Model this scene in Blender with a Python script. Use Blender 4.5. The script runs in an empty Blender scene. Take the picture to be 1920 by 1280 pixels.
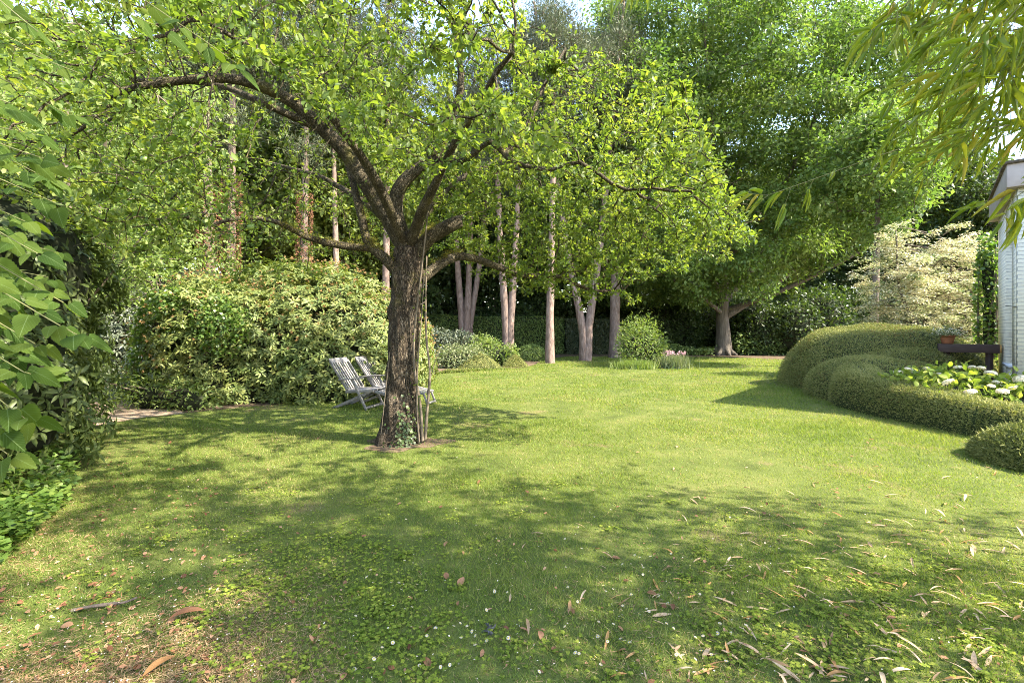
import bpy, math, random
import numpy as np
from mathutils import Vector

R = math.radians
rng = np.random.default_rng(11)
random.seed(11)
scene = bpy.context.scene
COL = scene.collection

# ------------------------------------------------------------------ camera, sky, sun, exposure
CAM_H, FPX, CX, HOR = 1.5, 900.0, 960.0, 618.0
cam_data = bpy.data.cameras.new("camera")
cam = bpy.data.objects.new("camera", cam_data)
COL.objects.link(cam)
cam.location = (0, 0, CAM_H)
cam.rotation_euler = (R(90), 0, 0)
cam_data.sensor_width = 36
cam_data.lens = 36 * FPX / 1920
cam_data.shift_y = -(640 - HOR) / 1920
cam_data.clip_start = 0.05
cam_data.clip_end = 1000
scene.camera = cam

SUN_EL = 43.0
SUN_AZ = np.array([0.94, -0.34]) / np.hypot(0.94, 0.34)
S = Vector((SUN_AZ[0] * math.cos(R(SUN_EL)), SUN_AZ[1] * math.cos(R(SUN_EL)), math.sin(R(SUN_EL))))
world = bpy.data.worlds.new("World")
scene.world = world
world.use_nodes = True
wn = world.node_tree.nodes
sky = wn.new("ShaderNodeTexSky")
sky.sky_type = 'NISHITA'
sky.sun_disc = False
sky.sun_elevation = R(SUN_EL)
sky.sun_rotation = math.atan2(S.x, S.y)
sky.air_density = 1.0
sky.dust_density = 0.5
sky.ozone_density = 1.6
wn["Background"].inputs[1].default_value = 0.14
sky_tone = wn.new("ShaderNodeMixRGB")          # warm tint added to the sky, neutralises its blue fill light
sky_tone.blend_type = 'MULTIPLY'
sky_tone.inputs[0].default_value = 1
sky_tone.inputs[2].default_value = (1.13, 1.0, .88, 1)
world.node_tree.links.new(sky.outputs[0], sky_tone.inputs[1])
world.node_tree.links.new(sky_tone.outputs[0], wn["Background"].inputs[0])
sun_data = bpy.data.lights.new("sun", 'SUN')
sun_data.energy = 2.9
sun_data.angle = R(0.55)
sun_data.color = (1.0, 0.92, 0.76)
sun = bpy.data.objects.new("sun", sun_data)
COL.objects.link(sun)
sun.location = (20, -8, 25)
sun.rotation_euler = S.to_track_quat('Z', 'Y').to_euler()
scene.view_settings.view_transform = 'Standard'
scene.view_settings.look = 'None'
scene.view_settings.gamma = 1
scene.view_settings.exposure = 2.95
scene.cycles.max_bounces = 7
scene.cycles.diffuse_bounces = 4
scene.cycles.glossy_bounces = 2
scene.cycles.transmission_bounces = 5
scene.cycles.transparent_max_bounces = 4
scene.cycles.caustics_reflective = False
scene.cycles.caustics_refractive = False
scene.cycles.sample_clamp_indirect = 6
scene.cycles.use_denoising = True
scene.cycles.denoising_prefilter = 'NONE'
scene.cycles.filter_width = 0.95

# ------------------------------------------------------------------ small maths
def P(x, y, Y):
    return np.array([(x - CX) / FPX * Y, Y, CAM_H - (y - HOR) / FPX * Y])

def G(x, y):
    Y = CAM_H * FPX / (y - HOR)
    return ((x - CX) / FPX * Y, Y)

def unit(v):
    v = np.asarray(v, float)
    return v / np.maximum(np.linalg.norm(v, axis=-1, keepdims=True), 1e-9)

def rdir(n):
    return unit(rng.normal(size=(n, 3)))

_K = rng.normal(size=(9, 3))
_PH = rng.uniform(0, 6.28, 9)
def wob(p, f=1.0):
    """smooth pseudo noise about -1..1"""
    p = np.asarray(p, float) * f
    return np.sin(p @ _K.T + _PH).mean(-1) * 2.2

def inside_poly(x, y, poly):
    poly = np.asarray(poly)
    r = np.zeros(len(x), bool)
    j = len(poly) - 1
    for i in range(len(poly)):
        xi, yi = poly[i]; xj, yj = poly[j]
        c = ((yi > y) != (yj > y)) & (x < (xj - xi) * (y - yi) / (yj - yi + 1e-12) + xi)
        r ^= c
        j = i
    return r

# ------------------------------------------------------------------ objects
def tag(o, label=None, cat=None, group=None, kind=None):
    if label: o["label"] = label
    if cat: o["category"] = cat
    if group: o["group"] = group
    if kind: o["kind"] = kind
    return o

def thing(name, label, cat, loc=(0, 0, 0), rz=0.0, group=None):
    o = bpy.data.objects.new(name, None)
    COL.objects.link(o)
    o.location = loc
    o.rotation_euler = (0, 0, rz)
    o.empty_display_size = 0.2
    return tag(o, label, cat, group)

def mk(name, V, F, mat, parent=None, lf=None, smooth=True, midx=None):
    V = np.asarray(V, np.float32).reshape(-1, 3)
    Fs = F if isinstance(F, list) else [F]
    Fs = [np.asarray(f, np.int32) for f in Fs if len(f)]
    m = bpy.data.meshes.new(name)
    m.vertices.add(len(V))
    m.vertices.foreach_set("co", V.ravel())
    loops = np.concatenate([f.ravel() for f in Fs])
    tot = np.concatenate([np.full(len(f), f.shape[1], np.int32) for f in Fs])
    st = np.concatenate([[0], np.cumsum(tot)[:-1]]).astype(np.int32)
    m.loops.add(len(loops))
    m.loops.foreach_set("vertex_index", loops)
    m.polygons.add(len(tot))
    m.polygons.foreach_set("loop_start", st)
    if smooth:
        m.polygons.foreach_set("use_smooth", np.ones(len(tot), bool))
    mats = mat if isinstance(mat, (list, tuple)) else [mat]
    for q in mats: m.materials.append(q)
    if midx is not None:
        m.polygons.foreach_set("material_index", np.asarray(midx, np.int32))
    if lf is not None:
        a = m.attributes.new("lf", 'FLOAT_VECTOR', 'POINT')
        a.data.foreach_set("vector", np.asarray(lf, np.float32).ravel())
    m.update(calc_edges=True)
    o = bpy.data.objects.new(name, m)
    COL.objects.link(o)
    if parent is not None: o.parent = parent
    return o

def cat(parts):
    """join (V, F, lf) tuples with equal face size"""
    Vs, Fs, Ls, n = [], [], [], 0
    for V, F, L in parts:
        Vs.append(V); Fs.append(F + n); Ls.append(L); n += len(V)
    return np.concatenate(Vs), np.concatenate(Fs), np.concatenate(Ls)

def copy_tree(o, parent=None):
    c = o.copy()
    COL.objects.link(c)
    if parent is not None: c.parent = parent
    for ch in list(o.children):
        copy_tree(ch, c)
    return c

# ------------------------------------------------------------------ leaf templates: x along, y across, z off the blade
def template(stations, half, fold=0.12, droop=0.1):
    T = [(0, 0, 0)]
    for x, h in zip(stations, half):
        z = -droop * x * x
        T += [(x, h, z + fold * h), (x, 0, z), (x, -h, z + fold * h)]
    T.append((1, 0, -droop))
    tris = [(0, 2, 1), (0, 3, 2)]
    n = len(stations)
    for i in range(n - 1):
        a = 1 + 3 * i; b = a + 3
        tris += [(a, a + 1, b + 1), (a, b + 1, b), (a + 1, a + 2, b + 2), (a + 1, b + 2, b + 1)]
    a = 1 + 3 * (n - 1); t = len(T) - 1
    tris += [(a, a + 1, t), (a + 1, a + 2, t)]
    return np.array(T, float), np.array(tris, np.int32)

T_Q = (np.array([(0, 0, 0), (.45, .5, .07), (1, 0, -.06), (.45, -.5, .07)], float), np.array([(0, 2, 1), (0, 3, 2)], np.int32))
T_OV = template([.3, .7], [.46, .40], .16, .14)
T_LONG = template([.28, .68], [.44, .40], .12, .22)
T_BAM = template([.14, .45, .78], [.44, .46, .26], .25, .12)
T_NEED = (np.array([(0, .5, 0), (0, -.5, 0), (1, 0, 0)], float), np.array([(0, 1, 2)], np.int32))

def big_leaf():
    """broad serrated leaf with pointed tip, five verts across"""
    xs = np.linspace(0, 1, 17)
    T, tris = [], []
    for i, x in enumerate(xs):
        h = 0.50 * (math.sin(math.pi * min(1, x * 1.0 + .0) ** 0.62) ** 0.8) * (1 - 0.25 * x) if 0 < x < 1 else 0
        tooth = (0.035 if i % 2 else -0.015) if 0 < x < .97 else 0
        for q in (-1, -.5, 0, .5, 1):
            y = q * (h + (tooth if abs(q) == 1 else 0))
            z = -0.20 * x * x + 0.10 * abs(q) * h * 2 - 0.10 * (q * q) * h * 2 + (0.012 * (1 if i % 2 else -1) if abs(q) == .5 else 0)
            T.append((x - (0.06 * abs(q) * (1 - x) if 0 < x else 0), y, z))
    for i in range(len(xs) - 1):
        for k in range(4):
            a = i * 5 + k; b = a + 5
            tris += [(a, a + 1, b + 1), (a, b + 1, b)]
    return np.array(T, float), np.array(tris, np.int32)
T_BIG = big_leaf()

def place(pos, ax, nr, L, W, tm, rnd=None):
    T, tris = tm
    n, k = len(pos), len(T)
    ax = unit(ax)
    nr = unit(nr - (nr * ax).sum(-1, keepdims=True) * ax)
    sd = np.cross(nr, ax)
    L = np.broadcast_to(np.asarray(L, float), (n,)); W = np.broadcast_to(np.asarray(W, float), (n,))
    V = (pos[:, None, :] + ax[:, None, :] * (T[None, :, 0] * L[:, None])[..., None]
         + sd[:, None, :] * (T[None, :, 1] * W[:, None])[..., None]
         + nr[:, None, :] * (T[None, :, 2] * L[:, None])[..., None])
    F = tris[None] + (np.arange(n, dtype=np.int32) * k)[:, None, None]
    if rnd is None: rnd = rng.random(n)
    lf = np.empty((n, k, 3), np.float32)
    lf[..., 0] = T[None, :, 0]; lf[..., 1] = T[None, :, 1]; lf[..., 2] = rnd[:, None]
    return V.reshape(-1, 3).astype(np.float32), F.reshape(-1, 3), lf.reshape(-1, 3)

# ------------------------------------------------------------------ materials
def nodes_of(name):
    m = bpy.data.materials.new(name)
    m.use_nodes = True
    nt = m.node_tree
    return m, nt, nt.nodes["Principled BSDF"], nt.nodes["Material Output"]

def ramp(nt, cols, fac):
    r = nt.nodes.new("ShaderNodeValToRGB")
    e = r.color_ramp.elements
    for i, c in enumerate(cols):
        p, c = (c if isinstance(c[1], (tuple, list)) else (i / max(1, len(cols) - 1), c))
        if i < 2:
            el = e[i]; el.position = p
        else:
            el = e.new(p)
        el.color = (*c, 1)
    if fac is not None: nt.links.new(fac, r.inputs[0])
    return r

def math_node(nt, op, a, b=None):
    n = nt.nodes.new("ShaderNodeMath"); n.operation = op
    for i, v in enumerate((a, b)):
        if v is None: continue
        if isinstance(v, (int, float)): n.inputs[i].default_value = v
        else: nt.links.new(v, n.inputs[i])
    return n.outputs[0]

def noise_tex(nt, scale, detail=4, coord="Object", stretch=None, rough=0.6):
    tc = nt.nodes.new("ShaderNodeTexCoord")
    n = nt.nodes.new("ShaderNodeTexNoise")
    n.inputs["Scale"].default_value = scale
    n.inputs["Detail"].default_value = detail
    n.inputs["Roughness"].default_value = rough
    if stretch:
        mp = nt.nodes.new("ShaderNodeMapping")
        mp.inputs["Scale"].default_value = stretch
        nt.links.new(tc.outputs[coord], mp.inputs[0]); nt.links.new(mp.outputs[0], n.inputs[0])
    else:
        nt.links.new(tc.outputs[coord], n.inputs[0])
    return n.outputs["Fac"]

TINT = np.array([1.22, 1.06, .95])
def leaf_mat(name, cols, tcols, trans=0.4, rough=0.45, spec=0.35, nscale=1.2, nmix=0.45, veins=False):
    W3 = lambda L: [(q[0], tuple(np.array(q[1]) * TINT)) if isinstance(q[1], tuple) else tuple(np.array(q) * TINT) for q in L]
    cols, tcols = W3(cols), W3(tcols)
    m, nt, bs, out = nodes_of(name)
    at = nt.nodes.new("ShaderNodeAttribute"); at.attribute_name = "lf"
    sx = nt.nodes.new("ShaderNodeSeparateXYZ"); nt.links.new(at.outputs["Vector"], sx.inputs[0])
    nz = noise_tex(nt, nscale, 2)
    nz = math_node(nt, 'MULTIPLY', math_node(nt, 'SUBTRACT', nz, 0.5), nmix * 2.4)
    fac = math_node(nt, 'ADD', sx.outputs[2], nz)
    c1 = ramp(nt, cols, fac).outputs[0]
    c2 = ramp(nt, tcols, fac).outputs[0]
    if veins:
        ay = math_node(nt, 'ABSOLUTE', sx.outputs[1])
        mid = math_node(nt, 'LESS_THAN', ay, 0.014)
        sl = math_node(nt, 'SUBTRACT', math_node(nt, 'MULTIPLY', sx.outputs[0], 7.0), math_node(nt, 'MULTIPLY', ay, 7.5))
        fr = math_node(nt, 'FRACT', sl)
        v = math_node(nt, 'MAXIMUM', mid, math_node(nt, 'MULTIPLY', math_node(nt, 'LESS_THAN', fr, 0.09), 0.7))
        mx = nt.nodes.new("ShaderNodeMixRGB"); mx.blend_type = 'MIX'
        nt.links.new(math_node(nt, 'MULTIPLY', v, 0.4), mx.inputs[0]); nt.links.new(c1, mx.inputs[1])
        mx.inputs[2].default_value = (0.22, 0.30, 0.12, 1)
        c1 = mx.outputs[0]
        bp = nt.nodes.new("ShaderNodeBump"); bp.inputs["Strength"].default_value = 0.35; bp.inputs["Distance"].default_value = 0.004
        nt.links.new(math_node(nt, 'SUBTRACT', 1.0, v), bp.inputs["Height"]); nt.links.new(bp.outputs[0], bs.inputs["Normal"])
    nt.links.new(c1, bs.inputs["Base Color"])
    bs.inputs["Roughness"].default_value = rough
    bs.inputs["Specular IOR Level"].default_value = spec
    tr = nt.nodes.new("ShaderNodeBsdfTranslucent"); nt.links.new(c2, tr.inputs[0])
    mix = nt.nodes.new("ShaderNodeMixShader"); mix.inputs[0].default_value = trans
    nt.links.new(bs.outputs[0], mix.inputs[1]); nt.links.new(tr.outputs[0], mix.inputs[2])
    nt.links.new(mix.outputs[0], out.inputs[0])
    return m

def plain_mat(name, cols, scale=6, detail=6, rough=0.8, bump=0.0, stretch=None, bscale=None, spec=0.2, bdist=0.02, patches=None):
    m, nt, bs, out = nodes_of(name)
    f = noise_tex(nt, scale, detail, stretch=stretch)
    k = len(cols)
    cr = ramp(nt, [(0.3 + 0.4 * i / max(1, k - 1), c) for i, c in enumerate(cols)], f).outputs[0]
    if patches:
        f2 = noise_tex(nt, patches[1], 4)
        mx = nt.nodes.new("ShaderNodeMixRGB")
        nt.links.new(ramp(nt, [(patches[2], (0, 0, 0)), (patches[2] + .12, (1, 1, 1))], f2).outputs[0], mx.inputs[0])
        nt.links.new(cr, mx.inputs[1]); mx.inputs[2].default_value = (*patches[0], 1)
        cr = mx.outputs[0]
    nt.links.new(cr, bs.inputs["Base Color"])
    bs.inputs["Roughness"].default_value = rough
    bs.inputs["Specular IOR Level"].default_value = spec
    if bump:
        b = nt.nodes.new("ShaderNodeBump"); b.inputs["Strength"].default_value = bump; b.inputs["Distance"].default_value = bdist
        nt.links.new(noise_tex(nt, bscale or scale * 3, 6, stretch=stretch), b.inputs["Height"])
        nt.links.new(b.outputs[0], bs.inputs["Normal"])
    return m

M = {}
M["apple_leaf"] = leaf_mat("apple_leaf", [(.045, .085, .022), (.08, .135, .032), (.15, .20, .055)], [(.13, .24, .02), (.23, .36, .03), (.36, .45, .05)], .40, .5, .25, .7, .3)
M["big_leaf"] = leaf_mat("big_leaf", [(.016, .038, .008), (.03, .062, .012), (.058, .095, .02)], [(.06, .13, .008), (.13, .22, .012), (.22, .31, .02)], .40, .75, .06, 1.0, .3, veins=True)
M["oak_leaf"] = leaf_mat("oak_leaf", [(.047, .088, .028), (.086, .145, .042), (.158, .22, .075)], [(.09, .21, .022), (.15, .29, .034), (.24, .38, .05)], .36, .5, .22, .35, .4)
M["wood_leaf"] = leaf_mat("wood_leaf", [(.06, .10, .028), (.10, .15, .04), (.16, .20, .06)], [(.15, .25, .03), (.22, .32, .04), (.3, .4, .06)], .38, .5, .3, .3, .4)
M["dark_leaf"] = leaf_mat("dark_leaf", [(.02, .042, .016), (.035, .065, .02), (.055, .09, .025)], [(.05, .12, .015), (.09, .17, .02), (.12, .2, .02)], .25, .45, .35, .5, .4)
M["pine_leaf"] = leaf_mat("pine_leaf", [(.05, .075, .05), (.08, .11, .07), (.12, .15, .09)], [(.08, .13, .06), (.11, .16, .07), (.14, .19, .08)], .22, .5, .3, .4, .3)
M["rhodo_leaf"] = leaf_mat("rhodo_leaf", [(.06, .105, .032), (.12, .17, .052), (.20, .235, .085)], [(.12, .2, .02), (.2, .28, .03), (.3, .35, .05)], .25, .48, .3, .8, .35)
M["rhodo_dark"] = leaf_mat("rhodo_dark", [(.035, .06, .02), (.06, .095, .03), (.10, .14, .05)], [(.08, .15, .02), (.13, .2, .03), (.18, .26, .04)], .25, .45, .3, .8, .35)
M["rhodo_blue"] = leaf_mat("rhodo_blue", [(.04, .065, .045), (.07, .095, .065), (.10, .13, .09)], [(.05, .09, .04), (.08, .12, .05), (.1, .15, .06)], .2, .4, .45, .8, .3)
M["yew"] = leaf_mat("yew", [(0, (.22, .14, .06)), (.06, (.10, .135, .045)), (.5, (.185, .235, .08)), (1, (.33, .35, .15))], [(.12, .17, .03), (.18, .24, .04), (.25, .29, .06)], .28, .6, .2, .8, .5)
M["yew_dark"] = leaf_mat("yew_dark", [(.07, .10, .03), (.13, .17, .055), (.23, .26, .10)], [(.08, .13, .02), (.13, .18, .03), (.17, .22, .04)], .25, .6, .2, 1.2, .5)
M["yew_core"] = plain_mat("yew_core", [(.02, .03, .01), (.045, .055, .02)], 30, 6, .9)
M["hedge_leaf"] = leaf_mat("hedge_leaf", [(.07, .13, .04), (.115, .19, .055), (.17, .25, .075)], [(.06, .12, .015), (.09, .17, .02), (.12, .2, .02)], .28, .5, .3, .5, .4)
M["beech_leaf"] = leaf_mat("beech_leaf", [(.03, .05, .03), (.05, .075, .04), (.08, .10, .05)], [(.05, .09, .02), (.08, .13, .03), (.1, .15, .03)], .2, .32, .5, .5, .4)
M["dogwood_leaf"] = leaf_mat("dogwood_leaf", [(.12, .19, .07), (.44, .47, .31), (.70, .69, .52)], [(.11, .22, .04), (.30, .40, .18), (.42, .47, .28)], .3, .55, .25, .8, .3)
M["shrub_leaf"] = leaf_mat("shrub_leaf", [(.07, .12, .035), (.12, .19, .055), (.20, .26, .10)], [(.15, .28, .02), (.22, .36, .04), (.3, .42, .06)], .38, .5, .3, 2., .3)
M["pale_leaf"] = leaf_mat("pale_leaf", [(.08, .13, .06), (.15, .2, .10), (.25, .29, .17)], [(.12, .2, .05), (.18, .26, .08), (.25, .32, .1)], .3, .5, .3, 2., .3)
M["ivy_leaf"] = leaf_mat("ivy_leaf", [(.04, .085, .02), (.07, .135, .03), (.12, .19, .045)], [(.1, .24, .02), (.17, .33, .03), (.25, .4, .04)], .35, .35, .45, 1.5, .4)
M["bamboo_leaf"] = leaf_mat("bamboo_leaf", [(.05, .11, .02), (.09, .165, .028), (.14, .21, .04), (.24, .24, .05)], [(.22, .36, .015), (.38, .50, .02), (.46, .54, .03), (.62, .50, .05)], .5, .42, .3, 2.5, .25)
M["grass"] = leaf_mat("grass", [(0, (.06, .11, .022)), (.45, (.115, .185, .038)), (.8, (.185, .24, .07)), (1, (.34, .30, .16))], [(0, (.17, .29, .02)), (.45, (.28, .40, .035)), (.8, (.38, .45, .07)), (1, (.45, .38, .18))], .38, .55, .2, .55, .55)
M["hyd_leaf"] = leaf_mat("hyd_leaf", [(.10, .17, .03), (.18, .27, .05), (.28, .34, .08)], [(.2, .34, .02), (.28, .42, .04), (.36, .46, .06)], .38, .55, .2, 2., .3)
M["litter"] = leaf_mat("litter", [(.10, .05, .03), (.22, .12, .07), (.38, .26, .17)], [(.15, .07, .03), (.25, .13, .06), (.3, .2, .1)], .15, .7, .15, 2., .3)
M["thatch"] = leaf_mat("thatch", [(.12, .085, .05), (.22, .165, .095), (.36, .29, .18)], [(.15, .1, .05), (.25, .19, .1), (.35, .28, .16)], .2, .8, .1, 2., .4)
M["clover"] = leaf_mat("clover", [(.09, .15, .025), (.15, .22, .035), (.24, .29, .06)], [(.16, .28, .02), (.24, .38, .03), (.34, .45, .05)], .4, .7, .1, 2., .3)
M["dry_straw"] = leaf_mat("dry_straw", [(.26, .175, .10), (.38, .29, .19), (.52, .43, .32)], [(.3, .2, .11), (.4, .3, .18), (.5, .4, .28)], .2, .6, .2, 4., .3)
M["dry_orange"] = leaf_mat("dry_orange", [(.24, .14, .06), (.34, .20, .085), (.42, .27, .13)], [(.4, .2, .05), (.5, .28, .07), (.55, .34, .1)], .2, .6, .2, 4., .3)
M["brown_leaf"] = leaf_mat("brown_leaf", [(.13, .07, .04), (.21, .115, .065), (.32, .20, .12)], [(.2, .08, .03), (.3, .12, .05), (.35, .18, .08)], .15, .6, .2, 4., .3)
M["petal"] = leaf_mat("petal", [(.5, .45, .38), (.65, .62, .58), (.8, .78, .76)], [(.5, .5, .45), (.6, .6, .55), (.6, .6, .6)], .3, .6, .2, 3., .2)
M["pink"] = leaf_mat("pink", [(.42, .25, .36), (.58, .40, .50), (.72, .58, .66)], [(.5, .3, .4), (.6, .4, .5), (.6, .5, .55)], .3, .6, .2, 3., .2)
M["spent"] = leaf_mat("spent", [(.22, .15, .07), (.32, .23, .11), (.40, .32, .18)], [(.3, .2, .06), (.4, .28, .1), (.4, .3, .12)], .2, .7, .1, 3., .2)
M["white_flower"] = leaf_mat("white_flower", [(.62, .68, .50), (.78, .80, .70), (.85, .86, .80)], [(.5, .55, .35), (.6, .62, .5), (.6, .62, .55)], .3, .6, .2, 3., .2)
M["ivy_dead"] = leaf_mat("ivy_dead", [(.09, .05, .035), (.15, .085, .055), (.22, .13, .085)], [(.1, .05, .03), (.15, .08, .04), (.18, .1, .05)], .2, .7, .1, 3., .3)
M["apple_bark"] = plain_mat("apple_bark", [(.035, .027, .02), (.085, .066, .05), (.19, .155, .12)], 9, 8, .9, 1.0, (1, 1, .35), 14, .15, .05, patches=((.13, .14, .025), 2.2, .58))
def bark_mat(name, cols, vs, stretch, moss=None):
    m, nt, bs, out = nodes_of(name)
    tc = nt.nodes.new("ShaderNodeTexCoord"); mp = nt.nodes.new("ShaderNodeMapping")
    mp.inputs["Scale"].default_value = (1, 1, stretch)
    nt.links.new(tc.outputs["Object"], mp.inputs[0])
    wn_ = nt.nodes.new("ShaderNodeTexNoise"); wn_.inputs["Scale"].default_value = vs * .6; wn_.inputs["Detail"].default_value = 4
    nt.links.new(mp.outputs[0], wn_.inputs[0])
    mv = nt.nodes.new("ShaderNodeMixRGB"); mv.inputs[0].default_value = .3; mv.blend_type = 'ADD'
    nt.links.new(mp.outputs[0], mv.inputs[1]); nt.links.new(wn_.outputs["Color"], mv.inputs[2])
    vo = nt.nodes.new("ShaderNodeTexVoronoi"); vo.feature = 'DISTANCE_TO_EDGE'; vo.inputs["Scale"].default_value = vs
    nt.links.new(mv.outputs[0], vo.inputs[0])
    plate = ramp(nt, [(0, (0, 0, 0)), (.16, (.8, .8, .8)), (.4, (1, 1, 1))], vo.outputs["Distance"]).outputs[0]
    f = noise_tex(nt, 7, 9, stretch=(1, 1, .5), rough=.75)
    k = len(cols)
    cr = ramp(nt, [(0.32 + 0.36 * i / (k - 1), c) for i, c in enumerate(cols)], f).outputs[0]
    mx = nt.nodes.new("ShaderNodeMixRGB"); nt.links.new(plate, mx.inputs[0])
    mx.inputs[1].default_value = (*(np.array(cols[0]) * .45), 1); nt.links.new(cr, mx.inputs[2])
    c = mx.outputs[0]
    if moss:
        m2 = nt.nodes.new("ShaderNodeMixRGB")
        nt.links.new(ramp(nt, [(.56, (0, 0, 0)), (.68, (.8, .8, .8))], noise_tex(nt, 2.6, 6)).outputs[0], m2.inputs[0])
        nt.links.new(c, m2.inputs[1]); m2.inputs[2].default_value = (*moss, 1); c = m2.outputs[0]
    nt.links.new(c, bs.inputs["Base Color"])
    bs.inputs["Roughness"].default_value = .9; bs.inputs["Specular IOR Level"].default_value = .15
    h = math_node(nt, 'ADD', plate, math_node(nt, 'MULTIPLY', noise_tex(nt, 38, 8, stretch=(1, 1, .5)), .8))
    b = nt.nodes.new("ShaderNodeBump"); b.inputs["Strength"].default_value = 1; b.inputs["Distance"].default_value = .025
    nt.links.new(h, b.inputs["Height"]); nt.links.new(b.outputs[0], bs.inputs["Normal"])
    return m
M["apple_bark"] = bark_mat("apple_bark", [(.04, .03, .021), (.095, .072, .05), (.18, .14, .10), (.27, .22, .165)], 30, .2, (.085, .08, .02))
M["pine_bark"] = bark_mat("pine_bark", [(.07, .043, .034), (.14, .095, .078), (.22, .155, .13), (.29, .22, .185)], 7, .45)
M["limb_bark"] = bark_mat("limb_bark", [(.06, .048, .03), (.12, .098, .06), (.20, .165, .11), (.28, .235, .17)], 30, .35, (.15, .135, .04))
M["moss"] = plain_mat("moss", [(.10, .10, .015), (.19, .17, .03), (.27, .22, .05)], 25, 6, .95, .6, None, 60)
M["pine_bark"] = plain_mat("pine_bark", [(.11, .075, .06), (.19, .135, .11), (.28, .21, .175)], 5, 8, .9, .8, (2.2, 2.2, .8), 9, .15, .04)
M["oak_bark"] = plain_mat("oak_bark", [(.06, .05, .04), (.11, .093, .075), (.17, .145, .12)], 6, 8, .9, .9, (2.5, 2.5, .3), 8, .15, .05)
M["wood_bark"] = plain_mat("wood_bark", [(.07, .055, .045), (.13, .10, .08), (.2, .16, .13)], 4, 8, .9, .7, (2, 2, .4), 9, .1, .04)
M["twig"] = plain_mat("twig", [(.09, .07, .05), (.16, .13, .095)], 12, 4, .85)
M["green_twig"] = plain_mat("green_twig", [(.10, .11, .04), (.18, .17, .07)], 12, 4, .7)
M["red_twig"] = plain_mat("red_twig", [(.16, .07, .05), (.22, .11, .07)], 12, 4, .7)
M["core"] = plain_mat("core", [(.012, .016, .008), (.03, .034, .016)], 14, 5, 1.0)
M["teak"] = plain_mat("teak", [(.13, .12, .115), (.20, .185, .175), (.28, .26, .25)], 10, 8, .8, .3, (1, 6, 6), 30, .2, .004)
M["soil"] = plain_mat("soil", [(.06, .042, .028), (.12, .085, .055), (.19, .14, .095)], 5, 10, 1.0, .8, None, 40, .1, .02)
M["path"] = plain_mat("path", [(.22, .15, .10), (.33, .24, .17), (.45, .35, .26)], 4, 10, 1.0, .6, None, 50, .1, .015)
M["lawn"] = plain_mat("lawn", [(.06, .075, .02), (.095, .115, .028), (.14, .14, .045)], 1.6, 10, .95, .6, None, 60, .1, .02, patches=((.17, .125, .065), .9, .60))
M["apple"] = plain_mat("apple", [(.10, .17, .03), (.17, .24, .05)], 9, 4, .4, spec=.4)
M["terracotta"] = plain_mat("terracotta", [(.26, .10, .05), (.36, .15, .08)], 9, 5, .85, .2, spec=.15)
M["beam"] = plain_mat("beam", [(.045, .028, .025), (.075, .048, .042)], 5, 6, .6, .3, (1, 1, 9), 16, .3, .004)
M["beam_end"] = plain_mat("beam_end", [(.42, .24, .08), (.55, .34, .13)], 12, 5, .7)
M["fascia"] = plain_mat("fascia", [(.34, .29, .28), (.42, .37, .36)], 5, 5, .7, .1)
M["glass"] = plain_mat("glass", [(.36, .34, .36), (.46, .44, .46)], 1.5, 3, .12, spec=.6)
M["frame"] = plain_mat("frame", [(.62, .62, .66), (.68, .68, .72)], 4, 3, .5)
M["yellow"] = plain_mat("yellow", [(.7, .45, .03), (.8, .55, .05)], 60, 3, .7)

def brick_mat(name, axis):
    m, nt, bs, out = nodes_of(name)
    tc = nt.nodes.new("ShaderNodeTexCoord")
    sx = nt.nodes.new("ShaderNodeSeparateXYZ"); nt.links.new(tc.outputs["Object"], sx.inputs[0])
    cb = nt.nodes.new("ShaderNodeCombineXYZ")
    nt.links.new(sx.outputs[axis], cb.inputs[0]); nt.links.new(sx.outputs[2], cb.inputs[1])
    br = nt.nodes.new("ShaderNodeTexBrick")
    br.inputs["Scale"].default_value = 1
    br.inputs["Brick Width"].default_value = 0.22
    br.inputs["Row Height"].default_value = 0.068
    br.inputs["Mortar Size"].default_value = 0.006
    br.inputs["Mortar Smooth"].default_value = 0.5
    br.inputs["Color1"].default_value = (.90, .83, .70, 1)
    br.inputs["Color2"].default_value = (.83, .765, .65, 1)
    br.inputs["Mortar"].default_value = (.58, .56, .53, 1)
    nt.links.new(cb.outputs[0], br.inputs[0])
    mx = nt.nodes.new("ShaderNodeMixRGB"); mx.blend_type = 'MULTIPLY'; mx.inputs[0].default_value = .25
    nt.links.new(br.outputs[0], mx.inputs[1])
    nt.links.new(ramp(nt, [(.35, (.7, .68, .66)), (.6, (1, 1, 1))], noise_tex(nt, 7, 8)).outputs[0], mx.inputs[2])
    nt.links.new(mx.outputs[0], bs.inputs["Base Color"])
    bs.inputs["Roughness"].default_value = .8
    bp = nt.nodes.new("ShaderNodeBump"); bp.inputs["Strength"].default_value = .9; bp.inputs["Distance"].default_value = .01
    bp.invert = True
    nt.links.new(br.outputs["Fac"], bp.inputs["Height"]); nt.links.new(bp.outputs[0], bs.inputs["Normal"])
    return m
M["brick_front"] = brick_mat("brick_front", 0)
M["brick_side"] = brick_mat("brick_side", 1)

# ------------------------------------------------------------------ primitive builders
def box(c, s, rot=None):
    """eight verts, six quads; rot = 3x3"""
    s = np.asarray(s) / 2
    v = np.array([(x, y, z) for z in (-1, 1) for y in (-1, 1) for x in (-1, 1)], float) * s
    if rot is not None: v = v @ np.asarray(rot).T
    f = np.array([(0, 2, 3, 1), (4, 5, 7, 6), (0, 1, 5, 4), (2, 6, 7, 3), (0, 4, 6, 2), (1, 3, 7, 5)], np.int32)
    return v + np.asarray(c, float), f

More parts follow.
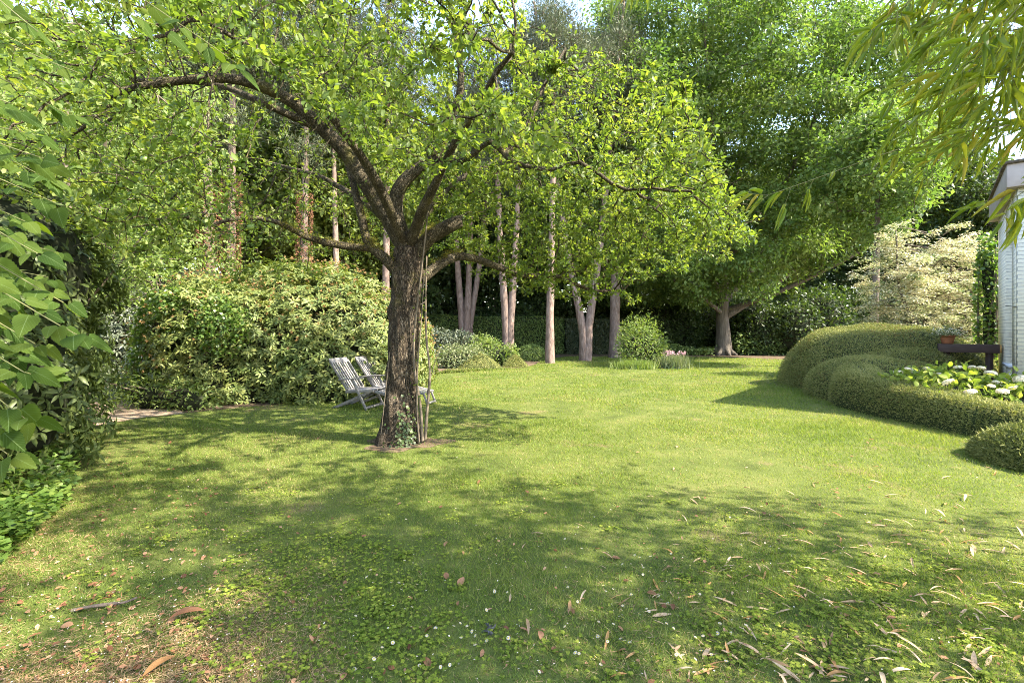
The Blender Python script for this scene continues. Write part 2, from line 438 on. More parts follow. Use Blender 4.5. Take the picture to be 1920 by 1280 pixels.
def bar(a, b, w, h, up=(0, 0, 1)):
    a = np.asarray(a, float); b = np.asarray(b, float)
    d = unit(b - a); s = unit(np.cross(np.asarray(up, float), d)); u = np.cross(d, s)
    return box((a + b) / 2, (np.linalg.norm(b - a), w, h), np.stack([d, s, u], 1))

def joinq(parts):
    Vs, Fs, n = [], [], 0
    for V, F in parts:
        Vs.append(V); Fs.append(F + n); n += len(V)
    return np.concatenate(Vs), np.concatenate(Fs)

def bevel(o, w):
    b = o.modifiers.new("bevel", 'BEVEL'); b.width = w; b.segments = 2; b.limit_method = 'ANGLE'
    return o

def tube(pts, rad, sides=8, cap=True, rough=0.0, rf=6.0):
    pts = np.asarray(pts, float); rad = np.broadcast_to(np.asarray(rad, float), (len(pts),))
    n = len(pts)
    t = np.empty_like(pts); t[1:-1] = pts[2:] - pts[:-2]; t[0] = pts[1] - pts[0]; t[-1] = pts[-1] - pts[-2]
    t = unit(t)
    u = np.array([1., 0, 0]) if abs(t[0][0]) < .8 else np.array([0, 1., 0])
    U = np.empty_like(pts)
    for i in range(n):
        u = u - t[i] * (u @ t[i]); u = u / max(np.linalg.norm(u), 1e-9); U[i] = u
    W = np.cross(t, U)
    a = np.arange(sides) * 2 * math.pi / sides
    V = pts[:, None] + (U[:, None] * np.cos(a)[None, :, None] + W[:, None] * np.sin(a)[None, :, None]) * rad[:, None, None]
    if rough:
        k = 1 + rough * wob(V.reshape(-1, 3), rf).reshape(n, sides)
        V = pts[:, None] + (V - pts[:, None]) * k[..., None]
    V = V.reshape(-1, 3)
    i = np.arange(n - 1)[:, None] * sides; j = np.arange(sides)[None]; j2 = (j + 1) % sides
    F = np.stack([i + j, i + j2, i + sides + j2, i + sides + j], -1).reshape(-1, 4)
    if cap:
        V = np.concatenate([V, pts[[-1]] + t[[-1]] * rad[-1] * .3])
        e = (n - 1) * sides; jj = np.arange(sides)
        F = np.concatenate([F, np.stack([e + jj, e + (jj + 1) % sides, np.full(sides, n * sides), np.full(sides, n * sides)], -1)])
    return V, F.astype(np.int32)

def fixq(F):
    """split degenerate cap quads from real quads"""
    d = F[:, 2] == F[:, 3]
    return [F[~d], F[d][:, :3]] if d.any() else [F]

def smooth_path(pts, n):
    pts = np.asarray(pts, float)
    P0 = np.vstack([2 * pts[0] - pts[1], pts, 2 * pts[-1] - pts[-2]])
    out = []
    k = len(pts) - 1
    for s in np.linspace(0, k - 1e-6, n):
        i = int(s); f = s - i
        a, b, c, d = P0[i], P0[i + 1], P0[i + 2], P0[i + 3]
        out.append(.5 * (2 * b + (c - a) * f + (2 * a - 5 * b + 4 * c - d) * f * f + (3 * b - a - 3 * c + d) * f ** 3))
    return np.array(out)

# ------------------------------------------------------------------ branching by space colonisation
def colonise(pos, par, att, step, di, dk, iters, tropism=(0, 0, 0), jit=.18):
    pos = [np.asarray(p, float) for p in pos]; par = list(par)
    A = np.asarray(att, float)
    PP = np.array(pos)
    d2 = np.full(len(A), 1e9); near = np.zeros(len(A), int)
    def upd(newp, base):
        nonlocal d2, near
        for s in range(0, len(newp), 256):
            q = newp[s:s + 256]
            dd = ((A[:, None] - q[None]) ** 2).sum(-1)
            k = dd.argmin(1); m = dd[np.arange(len(A)), k]
            b = m < d2
            d2[b] = m[b]; near[b] = base + s + k[b]
    upd(PP, 0)
    tro = np.asarray(tropism, float)
    for it in range(iters):
        keep = d2 > dk * dk
        A, d2, near = A[keep], d2[keep], near[keep]
        act = d2 < di * di
        if not len(A) or not act.any(): break
        idx = near[act]
        dirs = unit(A[act] - PP[idx])
        u, inv = np.unique(idx, return_inverse=True)
        acc = np.zeros((len(u), 3)); np.add.at(acc, inv, dirs)
        dv = unit(unit(acc) + tro + rng.normal(size=acc.shape) * jit)
        newp = PP[u] + dv * step
        base = len(PP)
        PP = np.vstack([PP, newp]); par += list(u)
        upd(newp, base)
    return PP, np.array(par)

def radii(pos, par, tip, ex, rmin=None):
    n = len(pos); acc = np.zeros(n); r = np.zeros(n)
    for i in range(n - 1, -1, -1):
        r[i] = max(tip, acc[i] ** (1 / ex)) if acc[i] > 0 else tip
        if rmin is not None and i < len(rmin): r[i] = max(rmin[i], min(r[i], rmin[i] * 1.25))
        if par[i] >= 0: acc[par[i]] += r[i] ** ex
    return r

def limbs_mesh(pos, par, r, sides=lambda r: 4, rough=0.0, skip_below=0.0):
    n = len(pos)
    ch = [[] for _ in range(n)]
    for i in range(n):
        if par[i] >= 0: ch[par[i]].append(i)
    roots = [i for i in range(n) if par[i] < 0]
    Vs, F4, F3, off = [], [], [], 0
    stack = [(q, -1) for q in roots]
    while stack:
        s, p = stack.pop()
        chain = [s]
        while ch[chain[-1]]:
            c = sorted(ch[chain[-1]], key=lambda k: -r[k])
            for o in c[1:]: stack.append((o, chain[-1]))
            chain.append(c[0])
        pts = pos[chain]; rr = r[chain].copy()
        if p >= 0:
            pts = np.vstack([pos[p], pts]); rr = np.concatenate([[min(r[p], rr[0] * 1.35)], rr])
        if len(pts) < 2 or rr.max() < skip_below: continue
        V, F = tube(pts, rr, sides(rr.max()), True, rough if rr.max() > .03 else 0)
        for f in fixq(F):
            (F4 if f.shape[1] == 4 else F3).append(f + off)
        Vs.append(V); off += len(V)
    return np.concatenate(Vs), [np.concatenate(F4), np.concatenate(F3)] if F3 else [np.concatenate(F4)]

# ------------------------------------------------------------------ blobs (shrubs, clipped hedges)
def super_r(d, r, p):
    return (np.abs(d / r) ** p).sum(-1) ** (-1 / p)

def blob_points(blobs, n, p=2.0, depth=(0.9, 1.03), zmin=0.03, rough=.08, rf=1.6, inner=.86):
    B = np.array([b[:6] for b in blobs], float)
    area = (B[:, 3] * B[:, 4] + B[:, 3] * B[:, 5] + B[:, 4] * B[:, 5]); area /= area.sum()
    out_p, out_n, got = [], [], 0
    for _ in range(14):
        k = rng.choice(len(B), size=n, p=area)
        d = rdir(n)
        c, r = B[k, :3], B[k, 3:]
        d = unit(d * r)
        t = super_r(d, r, p)
        base = c + d * t[:, None]
        f = rng.uniform(depth[0], depth[1], n) * (1 + rough * wob(base, rf))
        pt = c + d * (t * f)[:, None]
        q = (pt - c) / r
        nn = unit(np.sign(q) * np.abs(q) ** (p - 1) / r)
        ok = pt[:, 2] > zmin
        for j in range(len(B)):
            ins = (np.abs((pt - B[j, :3]) / (B[j, 3:] * inner)) ** p).sum(-1) < 1
            ok &= ~(ins & (k != j))
        out_p.append(pt[ok]); out_n.append(nn[ok]); got += ok.sum()
        if got >= n: break
    return np.concatenate(out_p)[:n], np.concatenate(out_n)[:n]

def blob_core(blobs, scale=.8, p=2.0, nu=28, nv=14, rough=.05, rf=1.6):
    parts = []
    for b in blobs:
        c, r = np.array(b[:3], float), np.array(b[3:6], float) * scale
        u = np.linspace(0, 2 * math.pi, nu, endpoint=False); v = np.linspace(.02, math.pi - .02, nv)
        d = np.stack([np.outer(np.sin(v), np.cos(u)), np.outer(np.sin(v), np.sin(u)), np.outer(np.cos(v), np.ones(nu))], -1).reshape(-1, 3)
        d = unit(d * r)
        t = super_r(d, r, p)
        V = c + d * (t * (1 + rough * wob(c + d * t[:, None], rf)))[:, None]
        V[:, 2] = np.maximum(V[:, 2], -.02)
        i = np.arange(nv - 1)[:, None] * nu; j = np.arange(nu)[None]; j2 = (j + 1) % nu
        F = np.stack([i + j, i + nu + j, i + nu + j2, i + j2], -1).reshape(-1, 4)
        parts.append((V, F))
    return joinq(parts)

def stems_for(base, targets, r0, sides=5):
    parts = []
    for t in targets:
        b = np.asarray(base) + np.array([rng.normal() * .12, rng.normal() * .12, 0])
        t = np.asarray(t, float)
        mid = (b + t) / 2 + np.array([rng.normal() * .1, rng.normal() * .1, .1])
        parts.append(tube(smooth_path([b, mid, t], 9), np.linspace(r0, r0 * .35, 9), sides))
    V, F = joinq(parts)
    return V, fixq(F)

def whorls(pt, nn, k, L, wr, tm, tilt=(-.35, .6), up=.5):
    """k leaves radiating round every shoot"""
    n = len(pt)
    ax = unit(nn + np.array([0, 0, up]) + rng.normal(size=(n, 3)) * .35)
    ref = unit(np.cross(ax, rdir(n))); ref2 = np.cross(ax, ref)
    ph = rng.uniform(0, 6.28, (n, 1)) + np.arange(k)[None] * 2 * math.pi / k + rng.normal(size=(n, k)) * .2
    al = rng.uniform(tilt[0], tilt[1], (n, k))
    rad = ref[:, None] * np.cos(ph)[..., None] + ref2[:, None] * np.sin(ph)[..., None]
    dirs = rad * np.cos(al)[..., None] + ax[:, None] * np.sin(al)[..., None]
    nr = ax[:, None] * np.cos(al)[..., None] - rad * np.sin(al)[..., None] + rng.normal(size=(n, k, 3)) * .12
    pos = pt[:, None] + rad * .012 + ax[:, None] * rng.uniform(-.03, .02, (n, k))[..., None]
    LL = rng.uniform(*L, (n * k))
    rn = np.clip(np.repeat(rng.random(n), k) * .6 + rng.random(n * k) * .4, 0, 1)
    return place(pos.reshape(-1, 3), dirs.reshape(-1, 3), nr.reshape(-1, 3), LL, LL * wr, tm, rn)

def loose(pt, nn, L, wr, tm, outw=.6, up=.4, rnd=.7):
    n = len(pt)
    ax = unit(nn * outw + rng.normal(size=(n, 3)) * rnd + np.array([0, 0, -.1]))
    nr = unit(nn * .5 + np.array([0, 0, up]) + rng.normal(size=(n, 3)) * .5)
    LL = rng.uniform(*L, n)
    return place(pt, ax, nr, LL, LL * wr * rng.uniform(.85, 1.15, n), tm)

def shrub(name, label, category, blobs, n, L, wr, mat, tm=T_OV, whorl=0, core=.72, p=2.0, depth=(.72, 1.05), rough=.14, rf=1.8,
          group=None, stem=.03, loc=(0, 0, 0), bark="twig"):
    t = thing(name, label, category, loc, 0, group)
    loc = np.array(loc, float)
    pt, nn = blob_points(blobs, n, p, depth, .03, rough, rf)
    pt = pt + rng.normal(size=pt.shape) * .03
    if whorl: V, F, lf = whorls(pt, nn, whorl, L, wr, tm)
    else: V, F, lf = loose(pt, nn, L, wr, tm)
    mk("foliage", V - loc, F, M[mat], t, lf)
    c = np.array([b[:3] for b in blobs]); base = np.array([c[:, 0].mean(), c[:, 1].mean(), 0])
    tg = [np.array(b[:3]) + np.array([rng.normal() * b[3] * .5, rng.normal() * b[4] * .5, b[5] * .6]) for b in blobs for _ in range(4)]
    V, F = stems_for(base, tg, stem)
    mk("stem", V - loc, F, M[bark], t)
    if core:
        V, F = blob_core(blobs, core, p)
        mk("shade_core", V - loc, F, M["core"], t)  # solid dark filler standing in for the shaded twigs inside the shrub
    return t

# ================================================================== GROUND
LAWN = [(-4.6, -2.0), (-4.6, 2.2), (-4.9, 3.0), (-5.2, 4.0), (-5.6, 5.0), (-6.4, 6.2), G(190, 792), G(330, 776), G(480, 762), G(640, 746), G(740, 728),
        G(812, 702), G(835, 693), G(985, 689), G(1010, 681), (-6 + 7.5, 24.5), (3.2, 26.6), G(1330, 669), G(1480, 675), (13.6, 20), (11.5, 15.5), (9.0, 14.4),
        (7.6, 13.2), (7.3, 12.0), (6.9, 11.0), (6.6, 10.0), (6.45, 9.2), (6.36, 8.4), (6.36, 7.5), (6.5, 6.7), (6.75, 6.25), (6.0, 6.05), (5.42, 5.4), (5.5, 4.8), (5.9, 4.3), (5.9, -2.0)]
x = np.array([-90, 90]); 
Vg = np.array([(-120, -25, 0), (120, -25, 0), (120, 160, 0), (-120, 160, 0)], float)
tag(mk("ground", Vg, np.array([(0, 1, 2, 3)]), M["soil"]), "bare brown earth under the trees and shrubs", "ground", kind="structure")

def sheet(name, poly, z, mat):
    import bmesh
    bm = bmesh.new()
    vs = [bm.verts.new((x, y, z)) for x, y in poly]
    bm.faces.new(vs)
    bmesh.ops.triangulate(bm, faces=bm.faces[:])
    m = bpy.data.meshes.new(name); bm.to_mesh(m); bm.free()
    m.materials.append(mat)
    o = bpy.data.objects.new(name, m); COL.objects.link(o)
    return o
tag(sheet("lawn", LAWN, .006, M["lawn"]), "wide mown lawn across the garden", "lawn", kind="structure")
pathp = [G(180, 800), G(270, 783), G(345, 776), G(335, 768), G(265, 768), G(232, 748), G(250, 715), G(262, 700), G(225, 700), G(200, 725), G(175, 760)]
tag(sheet("path", pathp, .012, M["path"]), "bare earth path leading into the shrubs at left", "path", kind="structure")

_ra = np.linspace(0, 2 * math.pi, 40, endpoint=False)
_rr = .42 + .09 * np.sin(3 * _ra + 1) + .05 * np.sin(7 * _ra)
tag(sheet("soil_patch", [(-1.42 + 1.25 * r_ * math.cos(a_), 6.33 + r_ * math.sin(a_)) for a_, r_ in zip(_ra, _rr)], .011, M["soil"]), "worn ring of bare earth round the apple trunk", "soil", kind="structure")

def grass_field():
    parts = []
    pathA = np.array(pathp)
    for y0, y1, dens in ((1.5, 3.0, 11000), (3.0, 5.0, 6500), (5.0, 8.0, 3000), (8.0, 13.0, 1300), (13.0, 29.0, 420)):
        xw = 1.16 * y1 + .6
        n = int(dens * 2 * xw * (y1 - y0))
        x = rng.uniform(-xw, xw, n); y = rng.uniform(y0, y1, n)
        ok = inside_poly(x, y, LAWN) & (np.abs(x) < 1.14 * y + .5) & ~inside_poly(x, y, pathA)
        d = np.hypot((x + 1.5) * .8, y - 6.3)
        ok &= (d > .30 + .22 * rng.random(n) + .05 * wob(np.stack([x, y, x * 0], 1), 5))
        pp = np.stack([x, y, np.zeros(n)], 1)
        # thinner turf in worn patches and towards the left shrubs
        thin = np.clip(.25 + .8 * wob(pp, 1.3) - .2 + np.clip((-x - 1.0 - .2 * y) * .35, 0, .5) * (y < 8), 0, .8)
        ok &= rng.random(n) > thin
        pp = pp[ok]; x, y = x[ok], y[ok]; n = len(pp)
        sc = np.clip(y / 4, 1, 5)
        L = rng.uniform(.022, .05, n) * (1 + .22 * (sc - 1)) * (1 + .3 * wob(pp, 2.2))
        W = rng.uniform(.0028, .0046, n) * sc
        ax = unit(rng.normal(size=(n, 3)) * np.array([.75, .75, .15]) + np.array([0, 0, .85]))
        pp[:, 2] = .004
        rn = np.clip(rng.normal(.45, .24, n), 0, 1)
        parts.append(place(pp, ax, unit(rng.normal(size=(n, 3)) + np.array([0, 0, .6])), L, W, T_NEED, rn))
    V, F, lf = cat(parts)
    tag(mk("grass", V, F, M["grass"], None, lf), "short mown grass covering the lawn", "grass", kind="stuff")
grass_field()

def clover_field():
    cents = []
    for _ in range(260):
        px = rng.uniform(150, 1500); py = rng.uniform(900, 1290)
        w = math.exp(-((px - 680) / 300) ** 2) * (.3 + .7 * (py - 900) / 380) + .10
        if rng.random() < w: cents.append(G(px, py))
    for _ in range(40):
        cents.append(G(rng.uniform(420, 760), rng.uniform(1000, 1200)))
    for _ in range(60):
        cents.append(G(rng.uniform(1300, 1920), rng.uniform(1040, 1290)))
    c = np.array(cents)
    k = 26
    p = np.repeat(c, k, 0) + rng.normal(size=(len(c) * k, 2)) * rng.uniform(.03, .15, (len(c), 1)).repeat(k, 0)
    ok = inside_poly(p[:, 0], p[:, 1], LAWN)
    p = p[ok]; n = len(p)
    pos = np.stack([p[:, 0], p[:, 1], rng.uniform(.012, .04, n)], 1)
    a = rng.uniform(0, 6.28, n)
    parts = []
    T = template([.3, .75], [.5, .55], .1, .05)
    for j in range(3):
        ax = np.stack([np.cos(a + j * 2.1), np.sin(a + j * 2.1), rng.uniform(-.1, .3, n)], 1)
        L = rng.uniform(.008, .0165, n)
        parts.append(place(pos, ax, np.tile([0., 0, 1], (n, 1)) + rng.normal(size=(n, 3)) * .3, L, L * .95, T))
    V, F, lf = cat(parts)
    tag(mk("clover", V, F, M["clover"], None, lf), "patches of clover and round leaved weeds in the near lawn", "clover", kind="stuff")
clover_field()

def petals():
    n = 1000
    px = np.where(rng.random(n) < .55, rng.uniform(0, 500, n), rng.uniform(300, 1900, n)); py = rng.uniform(860, 1290, n)
    g = np.array([G(a, b) for a, b in zip(px, py)])
    ok = inside_poly(g[:, 0], g[:, 1], LAWN); g = g[ok]; n = len(g)
    pos = np.stack([g[:, 0], g[:, 1], rng.uniform(.015, .045, n)], 1)
    ax = unit(rng.normal(size=(n, 3)) * [1, 1, .25])
    L = rng.uniform(.005, .014, n)
    V, F, lf = place(pos, ax, np.tile([0., 0, 1], (n, 1)) + rng.normal(size=(n, 3)) * .35, L, L * rng.uniform(.3, .8, n), T_Q)
    tag(mk("petals", V, F, M["petal"], None, lf), "scattered pale petals and specks on the lawn", "petals", kind="stuff")
petals()

def thatch():
    n = 60000
    px = np.where(rng.random(n) < .75, rng.uniform(-60, 650, n), rng.uniform(0, 1980, n)); py = 800 + 500 * rng.random(n) ** .8
    Y = CAM_H * FPX / (py - HOR); g = np.stack([(px - CX) / FPX * Y, Y, np.zeros(n)], 1)
    keep = inside_poly(g[:, 0], g[:, 1], LAWN) & (rng.random(n) < np.clip(.35 + .6 * wob(g, 1.7) + (px < 500) * .3, 0.05, 1))
    g = g[keep]; n = len(g)
    g[:, 2] = rng.uniform(.008, .026, n)
    L = rng.uniform(.015, .05, n)
    V, F, lf = place(g, unit(rng.normal(size=(n, 3)) * [1, 1, .18]), np.array([0, 0, 1.]) + rng.normal(size=(n, 3)) * .3, L, rng.uniform(.002, .0045, n), T_NEED)
    tag(mk("dry_grass", V, F, M["thatch"], None, lf), "dry straw and dead grass lying among the blades", "dry grass", kind="stuff")
thatch()

def litter():
    n = 1500
    px = np.where(rng.random(n) < .65, rng.uniform(-40, 420, n), rng.uniform(200, 1900, n)); py = rng.uniform(850, 1295, n)
    Y = CAM_H * FPX / (py - HOR); g = np.stack([(px - CX) / FPX * Y, Y, rng.uniform(.012, .03, n)], 1)
    g = g[inside_poly(g[:, 0], g[:, 1], LAWN)]; n = len(g)
    L = rng.uniform(.012, .04, n)
    V, F, lf = place(g, unit(rng.normal(size=(n, 3)) * [1, 1, .3]), np.array([0, 0, 1.]) + rng.normal(size=(n, 3)) * .5, L, L * rng.uniform(.25, .7, n), T_OV)
    tag(mk("leaf_litter", V, F, M["litter"], None, lf), "small brown bits of dead leaf strewn over the near lawn", "leaf litter", kind="stuff")
litter()

# ------------------------------------------------------------------ fallen leaves, daisies, twig
def fallen():
    protos = {}
    def leafmesh(kind, j):
        xs = np.linspace(0, 1, 9)
        bend = rng.uniform(-.35, .35); curl = rng.uniform(.1, .5)
        V = []
        for x in xs:
            h = .062 * (math.sin(math.pi * x ** .8) ** .8) + .004
            if kind == "brown": h = .26 * (math.sin(math.pi * x ** .85) ** .8) + .004
            y0 = bend * x * x * .5; z0 = curl * .35 * math.sin(math.pi * x) * (1 if j % 2 else .3) + .02
            for q in (-1, 0, 1):
                V.append((x - .5, y0 + q * h, z0 + abs(q) * h * (.5 if kind != "brown" else .35)))
        F = []
        for i in range(8):
            a = 3 * i
            F += [(a, a + 1, a + 4, a + 3), (a + 1, a + 2, a + 5, a + 4)]
        V = np.array(V); lf = np.tile([0, 0, rng.random()], (len(V), 1))
        return V, np.array(F), lf
    info = {"straw": ("dry_straw", "dry_bamboo_leaf", "pale straw coloured dry bamboo leaf lying on the lawn", "fallen bamboo leaves of pale straw colour"),
            "orange": ("dry_orange", "dry_bamboo_leaf", "orange brown dry bamboo leaf lying on the lawn", "fallen bamboo leaves of orange brown colour"),
            "brown": ("brown_leaf", "fallen_leaf", "small broad red brown leaf fallen on the lawn", "small broad brown leaves fallen on the lawn")}
    for kind, (mat, nm, lab, grp) in info.items():
        protos[kind] = []
        for j in range(7):
            V, F, lf = leafmesh(kind, j)
            o = mk(nm, V, F, M[mat], None, lf)
            protos[kind].append(o)
            tag(o, lab, "fallen leaf", grp)
    used = {k: 0 for k in protos}
    def put(kind, px, py, L, tilt=.25):
        g = G(px, py)
        if not inside_poly(np.array([g[0]]), np.array([g[1]]), LAWN)[0]: return
        pr = protos[kind]; i = used[kind]; used[kind] += 1
        o = pr[i] if i < len(pr) else pr[i % len(pr)].copy()
        if i >= len(pr): COL.objects.link(o)
        o.location = (g[0], g[1], .010 + rng.random() * .014)
        o.scale = (L, L * rng.uniform(.7, 1.25), L * rng.uniform(.5, 1.0))
        o.rotation_euler = (rng.normal() * tilt, rng.normal() * tilt, rng.uniform(0, 6.28))
    n = 0
    while n < 380:
        px = rng.uniform(640, 1990); py = rng.uniform(870, 1290)
        w = np.clip((px - 850) / 700, .04, 1) ** 1.7 * np.clip((py - 840) / 200, .2, 1)
        if rng.random() > w: continue
        put("straw" if rng.random() < .80 else "orange", px, py, rng.uniform(.05, .135)); n += 1
    for _ in range(70):
        put("brown", rng.uniform(60, 1700), 780 + 500 * rng.random() ** 1.3, rng.uniform(.03, .07))
    V, F, lf = leafmesh("brown", 1)
    for px, py, L, rz, lab in ((350, 1165, .14, .3, "large rust brown curled leaf sheath on the near lawn at left"), (300, 1262, .11, 1.0, "broad tan dead leaf at the bottom edge of the lawn")):
        g = G(px, py)
        o = tag(mk("fallen_leaf", V, F, M["brown_leaf" if L > .12 else "dry_orange"], None, lf), lab, "fallen leaf")
        o.location = (*g, .03); o.scale = (L * 1.2, L * .7, L); o.rotation_euler = (.1, -.1, rz)
    # broken grey twig
    g = G(190, 1145)
    V, F = tube(smooth_path([(-.13, -.03, .02), (-.05, -.01, .03), (.02, .02, .025), (.1, .03, .03), (.15, .05, .045)], 12), np.linspace(.011, .006, 12), 7, True, .2, 30)
    o = mk("broken_twig", V, fixq(F), M["wood_bark"]); o.location = (*g, 0)
    tag(o, "broken grey twig lying on the lawn at lower left", "twig")
fallen()

def feather():
    g = G(918, 1190)
    t = place(np.repeat([[g[0], g[1], .03]], 26, 0) + rng.normal(size=(26, 3)) * [.012, .012, .008], rdir(26), rdir(26), .03, .012, T_OV)
    tag(mk("grey_feather", t[0], t[1], plain_mat("feather", [(.05, .05, .05), (.15, .145, .14)], 60), None, t[2]), "crumpled dark grey feather tuft on the near lawn", "feather")
feather()

def daisies():
    V, F, mi = [], [], []
    n = 18
    for i in range(n):
        a = i * 2 * math.pi / n; b = a + math.pi / n * .8
        k = len(V)
        V += [(.25 * math.cos(a), .25 * math.sin(a), 0), (math.cos(a - .1), math.sin(a - .1), .12), (math.cos(a + .1), math.sin(a + .1), .12), (.25 * math.cos(b), .25 * math.sin(b), 0)]
        F.append((k, k + 1, k + 2, k + 3)); mi.append(0)
    k = len(V); V.append((0, 0, .3))
    for i in range(10):
        a = i * 2 * math.pi / 10; V.append((.36 * math.cos(a), .36 * math.sin(a), .05))
    tri = [(k, k + 1 + i, k + 1 + (i + 1) % 10) for i in range(10)]
    V += [(.06, 0, -3.2), (-.05, .05, -3.2), (0, 0, 0)]
    tri.append((len(V) - 3, len(V) - 2, len(V) - 1))
    mi += [1] * 10 + [2]
    proto = mk("daisy", np.array(V), [np.array(F), np.array(tri)], [M["petal"], M["yellow"], M["green_twig"]], None, np.tile([0, 0, .85], (len(V), 1)), midx=mi)
    tag(proto, "small white daisy with yellow eye open in the near lawn", "daisy", "daisies in the near lawn")
    spots = []
    for c, m in (((740, 1080), 6), ((930, 1120), 7), ((870, 1210), 8), ((1095, 1240), 5), ((1150, 1220), 6), ((1150, 1150), 6), ((1190, 1065), 10), ((1290, 1250), 4), ((1500, 1230), 4), ((1300, 1200), 5), ((1250, 1130), 5)):
        for _ in range(m): spots.append((c[0] + rng.normal() * 30, c[1] + rng.normal() * 14))
    for _ in range(60): spots.append((rng.uniform(620, 1450), rng.uniform(960, 1275)))
    for i, (px, py) in enumerate(spots):
        o = proto if i == 0 else proto.copy()
        if i: COL.objects.link(o)
        s = rng.uniform(.0065, .0095)
        o.location = (*G(px, min(py, 1276)), .03 + .012 * rng.random()); o.scale = (s, s, s)
        o.rotation_euler = (rng.normal() * .35 + .25, rng.normal() * .35, rng.uniform(0, 6))
daisies()

# ================================================================== APPLE TREE
def apple_tree():
    t = thing("apple_tree", "old spreading apple tree with thick ridged trunk standing in the lawn", "tree", (-1.5, 6.37, 0))
    loc = np.array([-1.5, 6.37, 0])
    limbs = [
        # (points, r0, r1)
        ([P(765, 500, 6.4), P(752, 440, 6.35), P(705, 365, 6.25), P(655, 292, 6.1), P(605, 246, 5.95), P(545, 192, 5.75), P(480, 158, 5.5), P(400, 143, 5.3), P(300, 152, 5.1), P(225, 168, 4.9)], .135, .03),
        ([P(612, 250, 5.95), P(560, 226, 5.85), P(500, 196, 5.6), P(430, 165, 5.9), P(340, 150, 6.1), P(250, 150, 6.3)], .06, .02),
        ([P(752, 515, 6.35), P(722, 482, 6.25), P(692, 455, 6.2), P(682, 405, 6.2), P(668, 350, 6.3), P(640, 280, 6.6), P(600, 200, 6.9)], .085, .03),
        ([P(700, 465, 6.22), P(640, 461, 6.1), P(575, 446, 5.9), P(520, 420, 5.7), P(455, 411, 5.5), P(395, 422, 5.3)], .055, .018),
        ([P(775, 480, 6.4), P(800, 447, 6.35), P(832, 428, 6.3), P(861, 414, 6.28)], .10, .085),
        ([P(765, 470, 6.4), P(745, 400, 6.3), P(752, 350, 6.25), P(785, 315, 6.2), P(815, 298, 6.2), P(842, 230, 6.2), P(866, 150, 6.2), P(855, 60, 6.25), P(842, -20, 6.3)], .12, .025),
        ([P(815, 298, 6.2), P(870, 300, 6.0), P(915, 262, 5.8), P(958, 300, 5.7), P(1030, 318, 5.5), P(1090, 305, 5.3), P(1160, 350, 5.3), P(1220, 352, 5.2)], .05, .010),
        ([P(785, 520, 6.45), P(832, 487, 6.6), P(872, 478, 6.8), P(945, 508, 7.2), P(985, 520, 7.4), P(1045, 518, 7.6), P(1110, 545, 7.9), P(1170, 545, 8.1)], .08, .015),
        ([P(765, 460, 6.4), P(800, 380, 5.9), P(840, 290, 5.4), P(900, 180, 4.8), P(960, 100, 4.3)], .08, .02),
        ([P(760, 460, 6.4), P(720, 360, 5.7), P(640, 240, 5.0), P(520, 120, 4.4), P(420, 60, 4.0)], .075, .02),
        ([P(765, 470, 6.4), P(800, 400, 7.0), P(860, 340, 7.7), P(940, 300, 8.4), P(1000, 260, 9.0)], .075, .02),
        ([P(760, 470, 6.4), P(700, 390, 7.0), P(600, 330, 7.8), P(500, 300, 8.4)], .07, .02),
        ([P(945, 286, 5.8), P(985, 240, 5.9), P(1020, 160, 6.0), P(1060, 90, 6.1)], .045, .015),
    ]
    pos, par, rm = [], [], []
    for pts, r0, r1 in limbs:
        n = max(6, int(sum(np.linalg.norm(np.diff(np.array(pts), axis=0), axis=1)) / .16))
        q = smooth_path(pts, n)
        q = q + np.stack([wob(q, 3.0), wob(q + 5, 3.0), wob(q + 9, 3.0)], 1) * .025
        b = len(pos)
        for i in range(n):
            pos.append(q[i]); par.append(-1 if i == 0 else b + i - 1); rm.append(r0 + (r1 - r0) * (i / (n - 1)) ** .8)
    n0 = len(pos)
    # crown envelope
    N = 34000
    a = rng.uniform([-6.9, 2.9, 1.9], [3.5, 9.8, 6.9], (N, 3))
    q = (a - [-1.55, 6.2, 3.0]) / [5.2, 3.5, 3.1]
    rr = np.hypot((a[:, 0] + 1.5) * .85, a[:, 1] - 6.35)
    zmin = 3.5 - .27 * rr + .25 * wob(a, .9)
    ok = ((q ** 2).sum(1) < 1 + .25 * wob(a, 1.1)) & (a[:, 2] > zmin)
    ok &= wob(a, 1.7) > -.55
    px = CX + FPX * a[:, 0] / a[:, 1]; py = HOR - FPX * (a[:, 2] - CAM_H) / a[:, 1]
    gap = inside_poly(px, py, [(235, 150), (380, 120), (500, 140), (640, 250), (760, 370), (770, 500), (640, 470), (480, 400), (440, 300), (330, 250)])
    ok &= ~(gap & (rng.random(N) < .88))
    near_gap = inside_poly(px, py, [(700, 330), (860, 300), (880, 470), (700, 480)])
    ok &= ~(near_gap & (a[:, 1] < 6.6) & (rng.random(N) < .7))
    ok &= ~((px < 180) & (rng.random(N) < .6))
    ok &= py < 575
    RT = [(985, -900), (985, 0), (1035, 95), (1150, 105), (1270, 150), (1330, 230), (1400, 400), (1440, 520), (1440, 700), (6000, 700), (6000, -900)]
    ok &= ~inside_poly(px, py, RT)
    ok &= ~((a[:, 1] > 7.8) & (a[:, 2] > 4.4))
    a = a[ok][:9500]
